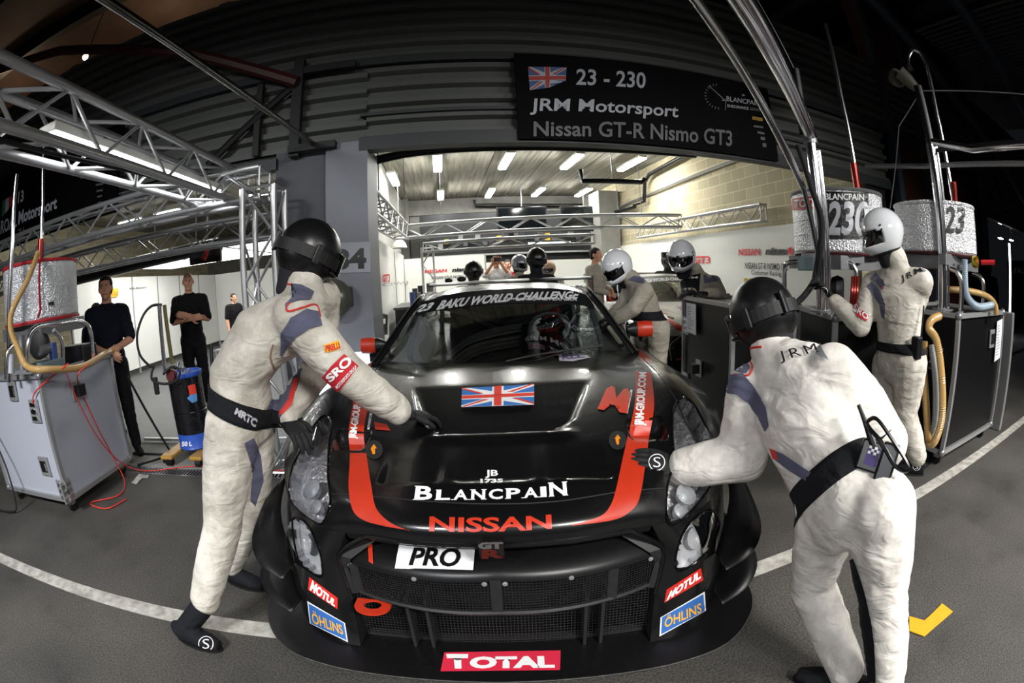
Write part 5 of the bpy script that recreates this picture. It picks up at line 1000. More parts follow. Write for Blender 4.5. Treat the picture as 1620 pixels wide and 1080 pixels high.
# driver in the car
dh=W(.33,2.72,1.03); dr=thing('person',W(.33,2.8,.5),'driver in red and white helmet strapped in behind the windscreen','person')
s=MB(); loft(s,[W(.33,2.75,z) for z in (.55,.7,.85,.92)],[CX]*4,[.17,.2,.22,.1],[.12,.13,.12,.07])
for sg in (1,-1): chain(s,[W(.33+sg*.2,2.72,.86),W(.33+sg*.27,2.55,.72),W(.33+sg*.12,2.36,.95)],[.06,.055,.04])
finish(s.v,s.f,.014,3,'race_suit',cloth('driver_suit','#c8c8c8'),dr); helmet_white(dh,-CY+Vector((0,0,-.1)),(0,0,1),dr,s=.95,m=mat('red_helmet','#b53025',.15,coat=.6))
for sg in (1,-1): hand('glove',W(.33+sg*.12,2.36,.95),W(.33+sg*.13,2.30,1.06),CX*-sg,mat('white_glove','#c9c9cc',.7),dr,1.0,left=sg<0,voxel=.006)
ph=thing('phone',D_(770,406,9.3),'camera held up by the man in white shirt at the back','camera'); MB().box(Vector((1.10,9.34,1.70)),(.14,.05,.08),bev=.008).build('camera_body',RD,ph)
# ================================================================== SIGNS, TRUSSES, FUEL RIGS, CRATES
SGN=mat('black_banner','#030304',.6,spec=.08); GREYL=mat('dark_grey_print','#56575b',.5); LGP=mat('pale_grey_print','#a3a6ae',.5)
YS=FAC-.12
def sgn(label,x0,x1,z0,z1):
    t=thing('garage_sign',((x0+x1)/2,YS,z0),label,'sign'); MB().box(((x0+x1)/2,YS+.02,(z0+z1)/2),(x1-x0,.03,z1-z0)).build('board',SGN,t); return t
S1=sgn('long black hanging sign above our garage with flag and white team lettering',.67,3.38,2.53,3.36)
def st(s,pts,p,m,**k): return flat_text(s,[P(*q,Y=YS) for q in pts],m,p,off=.004,**k)
def sp(polys,pts,p,m,off=.004,name='decal'): return flat_shapes(polys,[P(*q,Y=YS) for q in pts],m,p,off,name)
st('23 - 230',[(911,134.5),(1021,140.5),(1021.5,115),(912,109)],S1,LGP,bold=.018); st('JRM Motorsport',[(838,182),(1072,192),(1073.5,167),(840,156)],S1,LGP,bold=.018); st('Nissan GT-R Nismo GT3',[(844,216),(1158,232),(1158,207),(844,192)],S1,GREYL,bold=.018)
FQ=[(838,143),(894,140),(896,107),(835,106)]; sp([[(0,0),(.55,.08),(1,.38),(1,1),(0,1)]],FQ,S1,LGP)
def clipf(pl): return [(a,max(b,.42*max(0,a-.35)+.05*a)) for a,b in pl]
bl,rd=union_flag(); sp([clipf(p) for p in bl],FQ,S1,mat('sign_blue','#3a4f80',.5),.007); sp([clipf(p) for p in rd],FQ,S1,mat('sign_flag_red','#a03029',.5),.010)
st('BLANCPAIN',[(1149,160),(1201,167.5),(1201.5,160.5),(1149,152)],S1,LGP,bold=.01); st('JB',[(1173,152),(1178,153),(1178,150),(1173,149)],S1,LGP); st('ENDURANCE',[(1150.5,169.5),(1184,174),(1184,169.5),(1150.5,165)],S1,LGP,bold=.018); st('SERIES',[(1186,174.5),(1204,176.5),(1204,172),(1186,170)],S1,GREYL,bold=.02)
sp([SQ[0]],[(1190,189),(1206,192),(1206,187),(1190,184)],S1,mat('sign_yellow','#a8871f',.5)); st('PIRELLI',[(1191,188.3),(1205,191),(1205,188),(1191,185.5)],S1,mat('sign_red2','#8a2018',.5),bold=.03)
for q in (((1192,201),(1207,203),(1207,200),(1192,198)),((1198,211),(1209,213),(1209,210),(1198,207)),((1203,221),(1210,222),(1210,217),(1203,216)),((1206,232),(1212,233),(1212,227),(1206,226))): sp([SQ[0]],q,S1,GREYL)
# watch dial printed on the sign: arc of hour marks and two hands
ck=[]
for k in range(13):
    a=R(95+k*15); c_,s_=math.cos(a),math.sin(a); ck.append([(.5+.46*c_-.012*s_,.5+.46*s_+.012*c_),(.5+.46*c_+.012*s_,.5+.46*s_-.012*c_),(.5+.38*c_+.01*s_,.5+.38*s_-.01*c_),(.5+.38*c_-.01*s_,.5+.38*s_+.01*c_)])
ck+=[[(.80,.40),(.20,.86),(.18,.84),(.79,.37)],[(.66,.40),(.80,.44),(.80,.38),(.66,.36)],[(.80,.40),(.78,.05),(.80,.05),(.82,.40)]]; sp(ck,[(1112,172),(1156,178),(1156,134),(1112,128)],S1,mat('dial_print','#75787e',.4))
S2=sgn('black hanging sign over the neighbouring left garage, cut off by the frame',-5.95,-3.22,2.36,3.30)
st('13',[(28,322),(38,318),(38,300),(29,303)],S2,LGP,bold=.03,shear=.1); st('ROAL',[(1,371),(27,358),(27,339),(2,349)],S2,LGP,bold=.02); st('Motorsport',[(29,362),(90,336),(91,310),(30,334)],S2,LGP,bold=.03); st('Z4',[(28,377),(39,373),(39,359),(28,363)],S2,GREYL,bold=.02); st('BMW',[(1,396),(20,388),(20,375),(1,382)],S2,GREYL,bold=.02)
sp([[(0,0),(.33,.08),(.33,1),(0,1)]],[(3,344),(20,330),(20,309),(4,318)],S2,mat('flag_green','#2c6a4c',.5)); sp([[(.33,.08),(.66,.2),(.66,1),(.33,1)]],[(3,344),(20,330),(20,309),(4,318)],S2,LGP); sp([[(.66,.2),(1,.35),(1,1),(.66,1)]],[(3,344),(20,330),(20,309),(4,318)],S2,mat('sign_flag_red','#a03029',.5))
sp([SQ[0]],[(152,287),(164,284),(164,280),(152,283)],S2,mat('sign_yellow','#a8871f',.5)); st('nduran',[(128,283),(144,279),(144,275),(128,279)],S2,LGP)
for y_,w_ in ((293,6),(303,5),(312,4),(322,3),(333,3)): sp([SQ[0]],[(158-w_,y_+1),(158+w_,y_-1),(158+w_,y_-4),(158-w_,y_-2)],S2,GREYL)
# pillar number board
PB=thing('number_board',(-.76,3.83,1.5),'white number board on the grey pillar between the garages','sign'); Y3=3.835
MB().prism([P(520,385,Y=Y3),P(585,382,Y=Y3),P(586,430,Y=Y3),P(522,433,Y=Y3)],(0,.01,0),(0,-.004,0)).build('board',mat('light_grey_board','#8f9299',.5),PB)
flat_text('34',[P(531,427,Y=Y3-.004),P(580,425,Y=Y3-.004),P(579,392,Y=Y3-.004),P(531,394,Y=Y3-.004)],MAT_K,PB,.003,bold=.05)
vb=thing('vertical_banner',(-.98,3.84,.8),'dark strip with vertical white letters beside the round mirror on the pillar','sign'); MB().box((-.99,3.84,1.15),(.12,.02,.8)).build('panel',mat('dark_strip','#2c2d31',.5),vb)
flat_text('JRM',[P(520,500,Y=3.83),P(518,452,Y=3.83),P(503,453,Y=3.83),P(505,500,Y=3.83)],MAT_W,vb,.004,bold=.04)
mr=thing('round_mirror',P(527,472,Y=3.7),'round grey convex lamp dish fixed on the pillar behind the left mechanic','mirror'); c_=P(526,472,Y=3.66); dish=mat('dish_grey','#56564f',.3,.3)
MB().lathe([(0,.075),(.06,.068),(.12,.04),(.155,0),(.15,-.01),(0,-.02)],c_,(0.15,-1,.05),28).build('dish',dish,mr,smooth=True); MB().box(c_+Vector((.09,.10,0)),(.10,.12,.16),bev=.01).build('bracket',GREYP,mr)
# ---- aluminium trusses
def truss(name,a,b,w,h,label,group,rc=.025,rd=.012,up=(0,0,1),pitch=.32,cat_='truss',parent=None,lite=False):
    a,b=Vector(a),Vector(b); t=parent or thing(name,a,label,cat_,group); d=(b-a); L_=d.length; d/=L_; u=Vector(up).normalized(); s_=d.cross(u).normalized()
    cs=[a+s_*w/2*i+u*h/2*j for i,j in ((1,1),(1,-1),(-1,-1),(-1,1))]
    if lite: cs=[a+u*h/2,a-u*h/2]
    for c in cs: MB().cyl(c,c+d*L_,rc,12).build('chord',ALU,t,smooth=True)
    n=max(2,int(L_/pitch)); br=MB()
    prs=[(0,1)] if lite else [(0,1),(3,2),(1,2),(0,3)]
    for i,j in prs:
        for k in range(n):
            p=cs[i]+d*L_*k/n if k%2==0 else cs[j]+d*L_*k/n; q=cs[j]+d*L_*(k+1)/n if k%2==0 else cs[i]+d*L_*(k+1)/n; br.cyl(p,q,rd,6)
        for k in (0,n): br.cyl(cs[i]+d*L_*k/n,cs[j]+d*L_*k/n,rd,6)
    o=br.build('bracing',ALU,t,smooth=True); o['kind']='stuff'; return t
GT='aluminium trusses'
truss('truss',(-1.85,-.6,2.315),(-1.85,3.95,2.315),.28,.27,'big square aluminium truss running towards us at upper left with lit tube inside',GT,.027,.012,pitch=.34)
truss('truss',(-9,3.58,2.26),(-1.4,3.58,2.26),.24,.25,'aluminium truss along the front of the left garage under the black sign',GT,.025,.011)
truss('truss',(-9,5.0,2.12),(-1.5,5.0,2.12),.24,.25,'second aluminium truss deeper inside the left garage',GT,.025,.011)
truss('truss_tower',(-1.37,3.5,.0),(-1.37,3.5,2.2),.27,.27,'upright truss leg standing in front of the grey pillar',GT,.026,.012,up=(0,1,0))
a_=P(603,371,Z=2.40); b_=P(1085,350,Z=2.40); a_=a_+(b_-a_)*max(0,(-.78-a_.x)/(b_.x-a_.x)); b_=a_+(b_-a_)*min(1,(4.85-a_.x)/(b_.x-a_.x))
truss('truss',a_,b_,.24,.25,'long silver truss across the middle of our garage',GT,.026,.013,pitch=.42)
truss('truss',(-.82,4.6,2.28),(-.70,8.6,2.28),.24,.26,'silver truss running back along the left side of our garage',GT,.022,.011)
truss('truss',P(1208,336,X=4.85),P(1010,368,X=4.85),.12,.26,'silver truss running along the top of the right white partition',GT,.022,.011)
truss('truss',P(672,392,Z=2.05),P(940,378,Z=2.05),.24,.18,'far thin silver truss over the back partition',GT,.025,.012,pitch=.4)
truss('truss_tower',P(676,392,Z=2.05),(P(676,392,Z=2.05).x,P(676,392,Z=2.05).y,0),.24,.24,'far truss leg at the left end of the back truss',GT,.02,.011,up=(0,1,0))
lt=thing('tube_lamp',(-1.86,2.2,2.3),'long lit white lamp lying inside the big upper-left truss','light'); MB().box((-1.87,2.55,2.30),(.15,2.1,.05),bev=.01).build('housing',HOUS,lt); MB().box((-1.87,2.55,2.265),(.12,2.05,.02)).build('diffuser',mat('lit_strip','#ffffff',.5,emit=((.97,.98,1,1),LSTRIP)),lt)
MB().tube(cat([(-1.75,.3,2.19),(-1.76,1.2,2.14),(-1.74,2.4,2.17),(-1.73,3.6,2.20)],6),.012,6).build('power_cable',RUBBER,lt)
for o in [q for q in bpy.data.objects if q.name in('truss.001','truss.002','truss.003','truss.004')]:
    ks=[c for c in bpy.data.objects if c.parent==o and c.name.startswith('chord')]; v0=ks[0].data.vertices[0].co; v1=ks[0].data.vertices[-1].co
    hang(o,[tuple(v0.lerp(v1,t)) for t in (.15,.85)] if o.name!='truss.001' else [])
# long pole from the wall bracket over our heads
lp=MB().tube([P(167,0,Z=2.60)+(P(167,0,Z=2.60)-P(500,230,Z=2.60))*.6,P(500,231,Z=2.60)],.022,14).build('long_pole',mat('worn_steel','#7d7c78',.25,1.0),smooth=True); tag(lp,'long steel pole running from the pillar top out over the upper left','pole')
# booth lights in the left garage: lit ceiling panels and dark roll beam
for i,(x0,x1) in enumerate(((-6.6,-5.2),(-5.1,-3.7),(-3.6,-2.2))):
    t=thing('light_panel',((x0+x1)/2,8.6,2.22),'glowing flat light panel over the neighbour booth, %s from the left'%['first','second','third'][i],'light','booth light panels'); MB().box(((x0+x1)/2,8.6,2.245),(x1-x0,3.0,.03)).build('frame',VING,t); hang(t,[(x0+.1,9.2,2.26),(x1-.1,9.2,2.26)]); MB().box(((x0+x1)/2,8.6,2.225),(x1-x0-.06,2.9,.01)).build('diffuser',mat('lit_panel','#ffffff',.5,emit=((1,1,.97,1),PANEL_E)),t)
tag(MB().tube([(-7.4,5.9,1.98),(-5,5.8,2.02),(-2.9,5.7,2.08)],.10,10).build('rolled_awning',mat('black_vinyl_roll','#0c0c0e',.35),smooth=True),'black rolled awning under the trusses of the left garage','awning')
hang(tag(MB().box(P(325,405,Y=5.6),(.5,.05,.18)).build('black_case_panel',BLACKP),'black glossy panel hanging right of the rolled awning','panel'),[tuple(P(325,403,Y=5.6))])
hang(tag(MB().cyl(P(322,410,Y=5.4),P(330,392,Y=5.4),.04,8,r2=.02).build('red_flag_tag',RED),'small red tag hanging on the awning','tag'),[tuple(P(330,392,Y=5.4))],.004)
ib=thing('wall_lamp',P(135,90,Y=4.6),'small round glowing lamp under the brown roof','light'); MB().ell(P(135,90,Y=4.6),(.05,.05,.05)).build('bulb',mat('warm_bulb','#ffd9a8',.5,emit=((1,.75,.5,1),12)),ib); MB().cyl(P(135,90,Y=4.6)+Vector((0,.03,.02)),P(135,90,Y=4.6)+Vector((0,.2,1.6)),.01,6).build('rod',BLACKP,ib)
# ---- flight cases
BLKPANEL=mat('black_laminate','#08080a',.35); SILP=mat('silver_grey_laminate','#a9adb8',.4,.1,nz=(60,.15,'#989ca6'))
def crate(label,corner,yaw,w,d,z0,z1,panelm,group=None,latches=(),handles=()):
    """corner = near-left corner; w along local x, d along local y"""
    t=thing('flight_case',(corner[0],corner[1],0),label,'flight case',group); X_=Vector((math.cos(yaw),math.sin(yaw),0)); Y_=Vector((-math.sin(yaw),math.cos(yaw),0)); o=Vector((*corner,0)); L=lambda a,b,c:o+X_*a+Y_*b+CZ*c
    MB().box(L(w/2,d/2,(z0+z1)/2),(w-.02,d-.02,z1-z0-.02),rot=yaw).build('panel',panelm,t)
    e=MB(); k=.035
    for (a,b) in ((0,0),(w,0),(0,d),(w,d)): e.box(L(a,b,(z0+z1)/2),(k,k,z1-z0),rot=yaw)
    for z in (z0,z1): 
        for b in (0,d): e.box(L(w/2,b,z),(w,k,k),rot=yaw)
        for a in (0,w): e.box(L(a,d/2,z),(k,d,k),rot=yaw)
    e.build('edging',ALU,t)
    for (a,b) in ((0,0),(w,0),(0,d),(w,d)):
        for z in (z0,z1): MB().ell(L(a,b,z),(.034,)*3,n=12,m=8).build('corner_ball',STEEL,t,smooth=True)
        cx,cy=a+(.08 if a==0 else -.08),b+(.08 if b==0 else -.08); ca=MB(); ca.lathe([(.0,-.016),(.045,-.016),(.05,-.008),(.05,.008),(.045,.016),(0,.016)],L(cx,cy,.05),X_,16); cw=ca.build('caster',RUBBER,t,smooth=True); MB().box(L(cx,cy,.085),(.05,.06,.06),rot=yaw,bev=.01).build('caster_fork',ALU,cw)
    for (face,u,z,kind) in latches:
        c=L(u,-.006,z) if face=='f' else L(-.006,u,z) if face=='l' else L(w+.006,u,z); ww,dd=(.13,.016) if face=='f' else (.016,.13)
        pl=MB().box(c,(ww,dd,.17 if kind=='latch' else .15),rot=yaw,bev=.004).build(kind,ALU,t)
        sb=MB(); off=(-Y_ if face=='f' else -X_ if face=='l' else X_)*.010
        if kind=='latch':
            for q in (-.05,0,.05): sb.box(c+off+CZ*q,(ww*.6,dd*.9+.006,.03),rot=yaw,bev=.003)
            sb.lathe([(0,.012),(.022,.012),(.022,0)],c+off*.7,off,12); sb.build('latch_lever',CHROME,pl)
        else: MB().box(c+off*.6,(ww*.62 if face=='f' else dd*1.1,dd*1.1 if face=='f' else ww*.0+.085,.085),rot=yaw).build('handle_recess',BLACKP,pl); sb.tube([c+off*1.6+CZ*.03+(X_ if face=='f' else Y_)*.035,c+off*1.6-CZ*.03+(X_ if face=='f' else Y_)*.035],.006,6); sb.build('handle_bar',CHROME,pl)
    t_=Fig(); t_.t=t; t_.L=L; t_.X=X_; t_.Y=Y_; return t_
cL=crate('large silver-grey wheeled flight case carrying the left fuel tank',(-3.98,2.32),0,1.02,.96,.13,1.05,SILP,None,[('f',.86,.80,'latch'),('f',.55,.95,'handle'),('f',.86,.42,'handle') if 0 else ('f',.80,.38,'handle'),('f',.98,.2,'latch'),('r',.42,.86,'handle'),('r',.0,.2,'latch')][:6])
c1=crate('black flight case carrying the tank numbered 230 beyond the right mechanic',(2.38,2.15),R(-25),.72,.82,.13,1.10,BLKPANEL,'black flight cases',[('l',.12,.80,'latch'),('l',.5,.8,'handle')])
c2=crate('black flight case carrying the tank numbered 23 at far right',(3.36,1.63),0,1.15,.86,.13,1.13,BLKPANEL,'black flight cases',[('f',.84,.92,'handle'),('l',.2,.8,'latch')])
c3=crate('tall black flight case with taped note and white roll on top',(2.12,3.03),R(-9.5),.5,1.16,.1,1.12,BLKPANEL,'black flight cases',[('l',.72,.50,'handle'),('l',1.08,.85,'latch'),('l',1.08,.3,'latch')])
PAPER=mat('paper','#c9cad0',.7); 
def note(label,quad,parentcat='note'):
    q=[Vector(x) for x in quad]; n=(q[1]-q[0]).cross(q[3]-q[0]).normalized(); n=n if n.dot(C0-q[0])>0 else -n
    t=thing('paper_note',q[0],label,'paper'); MB().prism(q,n*.001,n*.003).build('sheet',PAPER,t); v=[];f=[];rnd=random.Random(4)
    for k in range(11):
        y=.86-.072*k; w_=rnd.uniform(.3,.75); i=len(v); v+=[(.1,y),(.1+w_,y),(.1+w_,y+.018),(.1,y+.018)]; f.append((i,i+1,i+2,i+3))
    mesh_obj('print_lines',[bilin(q,a,b)+n*.0035 for a,b in v],f,GREYP,t,fix=False)
L=c3.L; note('sheet of paper taped to the tall black case behind our car',[L(-.02,1.02,.80),L(-.02,.76,.80),L(-.02,.76,1.08),L(-.02,1.02,1.08)])
L=c2.L; note('sheet of paper taped to the front of the far right black case',[L(.93,-.02,.72),L(1.10,-.02,.74),L(1.10,-.02,1.08),L(.93,-.02,1.06)])
L=c3.L; tr_=thing('tape_roll',L(.2,.25,1.14),'white roll of tape lying on the tall black case','tape'); MB().lathe([(.03,.0),(.075,0),(.075,.05),(.03,.05),(.03,0)],L(.2,.18,1.14),(0,0,1),24).build('roll',mat('white_tape','#d4d4d2',.6),tr_,smooth=True)
for i,(px,lab) in enumerate(((1180,'left'),(1188,'right'))): b_=thing('bottle',P(px,448,Y=4.9),'small blue bottle with yellow cap, %s of the pair beyond the black helmet'%lab,'bottle','blue bottles'); c=Vector((P(px,448,Y=3.25).x,3.25,1.14)); MB().lathe([(0,0),(.03,0),(.03,.11),(.014,.14),(.014,.15)],c,(0,0,1),12).build('body',mat('blue_plastic','#1c2d5c',.4),b_,smooth=True); MB().cyl(c+CZ*.15,c+CZ*.185,.018,10).build('cap',mat('yellow_cap','#d1ad3c',.5),b_)
# ---- fuel tanks
def foil():
    M,N,L_,b=nodes_mat('silver_insulation_foil'); tc=N.new('ShaderNodeTexCoord'); n=N.new('ShaderNodeTexVoronoi'); n.inputs['Scale'].default_value=75; m2=N.new('ShaderNodeTexNoise'); m2.inputs['Scale'].default_value=9; m2.inputs['Detail'].default_value=5
    for x in (n,m2): L_.new(tc.outputs['Object'],x.inputs['Vector'])
    ad=N.new('ShaderNodeMath'); ad.operation='MULTIPLY_ADD'; ad.inputs[1].default_value=.7; L_.new(n.outputs['Distance'],ad.inputs[0]); L_.new(m2.outputs[0],ad.inputs[2]); bp=N.new('ShaderNodeBump'); bp.inputs['Strength'].default_value=1; bp.inputs['Distance'].default_value=.014; L_.new(ad.outputs[0],bp.inputs['Height']); L_.new(bp.outputs[0],b.inputs['Normal'])
    b.inputs['Base Color'].default_value=hexc('#dcdde0'); b.inputs['Metallic'].default_value=.6; b.inputs['Roughness'].default_value=.4; return M
FOIL=foil(); REDS=mat('red_strap','#a3222b',.5); REDM=mat('red_anodised','#7a231c',.25,.6)
def tube_frame(pts,r,parent,name='frame_hoop',m=None): return MB().tube(pts,r,12).build(name,m or CHROME,parent,smooth=True)
def tank(label,c,r,z0,z1,group,top_pts,hoop=None,sleeve=None,rim=None):
    t=thing('fuel_tank',(c[0],c[1],z0),label,'fuel tank',group); n=48; prof=[(0,z0),(r*.97,z0),(r,z0+.02),(r,z0+.12),(r-.004,z0+.125),(r,z0+.13),(r,(z0+z1)/2),(r-.004,(z0+z1)/2+.005),(r,(z0+z1)/2+.01),(r,z1-.02),(r*.96,z1),(0,z1+.01)]
    MB().lathe(prof,(c[0],c[1],0),(0,0,1),n).build('insulated_drum',FOIL,t,smooth=True,angle=25)
    for z,rm_ in ((z0-.005,REDS if rim is None else mat('maroon_edge','#3c1216',.5)),(z1,REDS if rim is None else rim)): MB().lathe([(r+.004,z-.012),(r+.010,z),(r+.004,z+.012)],(c[0],c[1],0),(0,0,1),n).build('rim_band',rm_,t,smooth=True)
    p=MB().box((c[0],c[1],z0-.07),(r*1.7,r*1.5,.10)).build('weighing_platform',STEEL,t)
    if sleeve: MB().cyl(sleeve[0],sleeve[1],.033,16).build('red_sleeve',REDM,t,smooth=True)
    MB().tube(top_pts,.020,12).build('vent_pipe',CHROME,t,smooth=True); return t
def mid(px,py,D): return D_(px,py,D)
GT2='insulated fuel tanks'
tc1=D_(1327,350,3.97); T1=tank('silver insulated fuel tank with black panel and number 230',(tc1.x,tc1.y),.40,1.53,1.99,GT2,[D_(1352,262,3.97),D_(1330,150,3.97),D_(1306,38,3.97)],sleeve=(D_(1357,302,3.97),D_(1350,258,3.97)),rim=STEEL)
tc2=D_(1480,350,4.36); T2=tank('silver insulated fuel tank with number 23 at right',(tc2.x,tc2.y),.405,1.575,1.96,GT2,[D_(1512,350,4.36),D_(1500,270,4.36),D_(1482,180,4.36),D_(1470,120,4.36)]+cat([D_(1466,105,4.36),D_(1456,84,4.36),D_(1444,80,4.33),D_(1437,92,4.30),D_(1438,108,4.28)],5),sleeve=(D_(1512,345,4.36),D_(1508,288,4.36)),rim=FOIL)
MB().cyl(D_(1438,104,4.28),D_(1442,113,4.28),.028,12).build('pipe_mouth',CHROME,T2,smooth=True)
TL_=tank('silver insulated fuel tank with red straps on the left silver case',(-3.42,2.80),.39,1.43,1.87,GT2,[D_(65,395,4.42),D_(68,320,4.42),D_(71,215,4.42)],sleeve=(D_(64,415,4.42),D_(65,378,4.42)))
tb=bvh_of(*[o for o in bpy.data.objects if o.parent==T1 and o.name.startswith('insulated')]); BPN=mat('black_gloss_decal','#0b0b0d',.15,bump=(70,.6,.01))
dpoly([SQ[0]],[(1304,378),(1370,378),(1374,300),(1300,297)],tb,BPN,T1,'panel',off=.006); dtext('230',[(1309,371),(1372,373),(1374,318),(1309,318)],tb,mat('silver_number','#a9abb0',.35,.3),T1,bold=.03,shear=.12,off=.010,name='number'); dtext('BLANCPAIN',[(1306,316),(1366,317),(1366,307),(1306,306)],tb,MAT_W,T1,off=.010)
dpoly([SQ[0]],[(1254,333),(1303,329),(1302,308),(1254,314)],tb,RED,T1,'sticker',off=.006); dtext('TOTAL',[(1258,329),(1300,326),(1300,312),(1258,316)],tb,MAT_W,T1,bold=.03,off=.010)
tb=bvh_of(*[o for o in bpy.data.objects if o.parent==T2 and o.name.startswith('insulated')]); dtext('23',[(1494,369),(1525,370),(1527,327),(1495,326)],tb,MAT_K,T2,bold=.02,shear=.12,off=.006,name='number')
# straps and hoses on the left tank
s=MB().tube([D_(63,415,4.0),D_(62,450,4.0),D_(64,490,4.0),D_(60,502,4.0)],.014,8,flat=.4).build('red_strap',REDS,TL_,smooth=True)
MB().box(D_(81,480,4.02),(.06,.02,.025)).build('strap_buckle',BLACKP,TL_)
HOSE=mat('ribbed_clear_hose','#b8935a',.3,nz=(6,.5,'#a08a60'),coat=.4); HOSEW=mat('grey_ribbed_hose','#8b9092',.4); 
def hose(name,pts,r,m,label,group=None,ribs=True,n=8,cat_='hose'):
    pp=cat(pts,n); 
    if ribs:
        q=[];rr=[];L_=0; fine=cat(pp,4)
        for i,p in enumerate(fine): q.append(p); rr.append(r*(1.0 if i%2 else .90))
        o=MB().tube(q,rr,12).build(name,m,smooth=True)
    else: o=MB().tube(pp,r,10).build(name,m,smooth=True)
    return tag(o,label,cat_,group)
hose('ribbed_hose',[D_(60,400,4.0),D_(45,440,3.8),D_(20,490,3.7),D_(17,520,3.65),D_(28,550,3.6),D_(44,580,3.5),D_(80,584,3.48),D_(130,580,3.7),D_(165,560,4.1),D_(178,555,4.3)],.026,HOSE,'thick amber ribbed hose looping down over the silver case','fuel hoses')
hf=thing('hoop_rack',(-3.4,2.6,1.05),'chrome tube hoops under the left tank on the silver case','frame','chrome tube frames')
for pts in ([D_(45,588,3.55),D_(45,540,3.55),D_(58,518,3.6),D_(90,512,3.75),D_(125,508,4.0),D_(142,520,4.1),D_(147,560,4.1),D_(148,570,4.1)],[D_(10,600,3.7),D_(12,560,3.7),D_(22,545,3.7)],[D_(100,575,3.95),D_(98,540,3.95),D_(85,522,3.9)]): tube_frame(cat(pts,5),.019,hf)
vt=tag(MB().tube([D_(16,600,3.95)-CZ*.02,D_(17,440,3.95),D_(20,380,3.95),D_(26,282,3.95),D_(27,276,3.95)],.021,12).build('vent_pipe',CHROME,smooth=True),'tall chrome pipe standing left of the left tank','pipe')
def clutter(label,spec,loc):
    t=thing('pump_unit',loc,label,'machine'); 
    for i,(nm,kind,c,d,m) in enumerate(spec):
        s=MB()
        if kind=='b': s.box(c,d,bev=min(d)*.12)
        elif kind=='c': s.cyl(c,d[0],d[1],14)
        elif kind=='w': s.lathe([(.0,-.04),(d*.75,-.045),(d,-.03),(d,.03),(d*.75,.045),(0,.04)],c,(.3,-1,0),24)
        s.build(nm,m,t,smooth=kind!='b')
    return t
BLUEB=mat('blue_pump_paint','#3c4f86',.4); GRB=mat('grey_green_housing','#5f6f72',.45)
clutter('pump and valve block under the left tank',[('housing','b',D_(75,578,3.85),(.26,.2,.07),GRB),('motor','c',D_(62,555,3.8),(D_(80,550,3.9),.035),STEEL),('blue_valve','b',D_(84,556,3.9),(.06,.06,.13),BLUEB),('dark_wheel','w',D_(62,545,4.05),.11,RUBBER),('coupling','c',D_(34,530,3.75),(D_(36,585,3.75),.030),STEEL),('bracket','b',D_(40,540,3.75),(.10,.05,.04),ALU),('bottle','c',D_(17,590,3.8),(D_(17,560,3.8),.04),mat('pale_bottle','#b9bcc4',.4))],(-3.4,2.7,1.05))
tag(MB().box(D_(125,560,4.3),(.34,.2,.16),bev=.02).build('black_bag',BLACKP),'black bag lying on the left silver case beside the pump','bag')
hose('red_cable',[D_(150,560,4.1),D_(140,576,3.75),D_(125,590,3.4)+Vector((0,0,.0)),Vector((-2.925,2.75,.9)),Vector((-2.93,2.9,.5)),Vector((-2.93,3.02,.2)),Vector((-2.86,3.0,.02)),Vector((-2.75,2.75,.012)),Vector((-2.95,2.55,.012)),Vector((-2.7,2.5,.012)),Vector((-2.62,2.7,.012))],.006,mat('red_cable','#c2342c',.5),'thin red cable hanging down the silver case and coiling on the asphalt','red cables',ribs=False)
hose('red_cable',[Vector((-2.935,2.62,1.06)),Vector((-2.93,2.66,.9)),Vector((-2.925,2.86,.45)),Vector((-2.92,3.1,.15)),Vector((-2.8,3.3,.01)),Vector((-2.3,3.45,.014)),Vector((-1.6,3.4,.014)),Vector((-1.2,3.36,.014))],.005,mat('red_cable','#c2342c',.5),'thin red cable running from the silver case along the drain','red cables',ribs=False)
hose('red_cable',[D_(108,575,3.45),Vector((-3.02,2.30,.95)),Vector((-3.10,2.295,.86))],.006,mat('red_cable','#c2342c',.5),'short red cable draped over the near corner of the silver case','red cables',ribs=False)
hose('black_cable',[Vector((-4.0,2.25,.75)),Vector((-3.72,2.2,.4)),Vector((-3.66,2.15,.1)),Vector((-3.75,2.1,.015)),Vector((-4.3,2.05,.015))],.010,RUBBER,'black cable hanging at the far left edge by the silver case','black cables',ribs=False)
# right rigs: poles and booms
bt=D_(1300,492,3.40); top=D_(1289,216,3.40); G1=thing('boom_pole',bt,'thick chrome pole with overhead boom on the case numbered 230','pole','chrome boom poles')
MB().tube([Vector((bt.x,bt.y,1.10)),Vector((bt.x,bt.y,top.z+.03))],.043,20).build('pole',CHROME,G1,smooth=True); MB().lathe([(.09,0),(.09,.012),(.045,.014)],(bt.x,bt.y,1.12),(0,0,1),20).build('flange',STEEL,G1)
MB().tube([Vector((bt.x+.05,bt.y-.02,1.12)),Vector((bt.x+.05,bt.y-.02,top.z-.1))],.020,14).build('side_pole',CHROME,G1,smooth=True)
e1=P(1165,0,Z=top.z); far=e1+(e1-Vector((bt.x,bt.y,top.z)))*.5
MB().tube([Vector((bt.x,bt.y,top.z)),far],.034,16).build('boom',CHROME,G1,smooth=True); MB().tube([Vector((bt.x,bt.y,top.z+.0))+CX*.05,far+CX*.06],.022,12).build('boom',CHROME,G1,smooth=True)
MB().lathe([(.03,-.03),(.055,-.03),(.055,.03),(.03,.03)],(bt.x,bt.y,top.z-.02),(0,0,1),16).build('collar',STEEL,G1,smooth=True)
a_=D_(1272,300,3.32); b_=P(1100,0,Z=2.42); MB().tube([a_,b_,b_+(b_-a_)*.4],.024,14).build('hose_boom',CHROME,G1,smooth=True); MB().tube([a_,D_(1284,350,3.3),D_(1294,400,3.28),D_(1288,440,3.28)],.018,8).build('black_hose',RUBBER,G1,smooth=True)
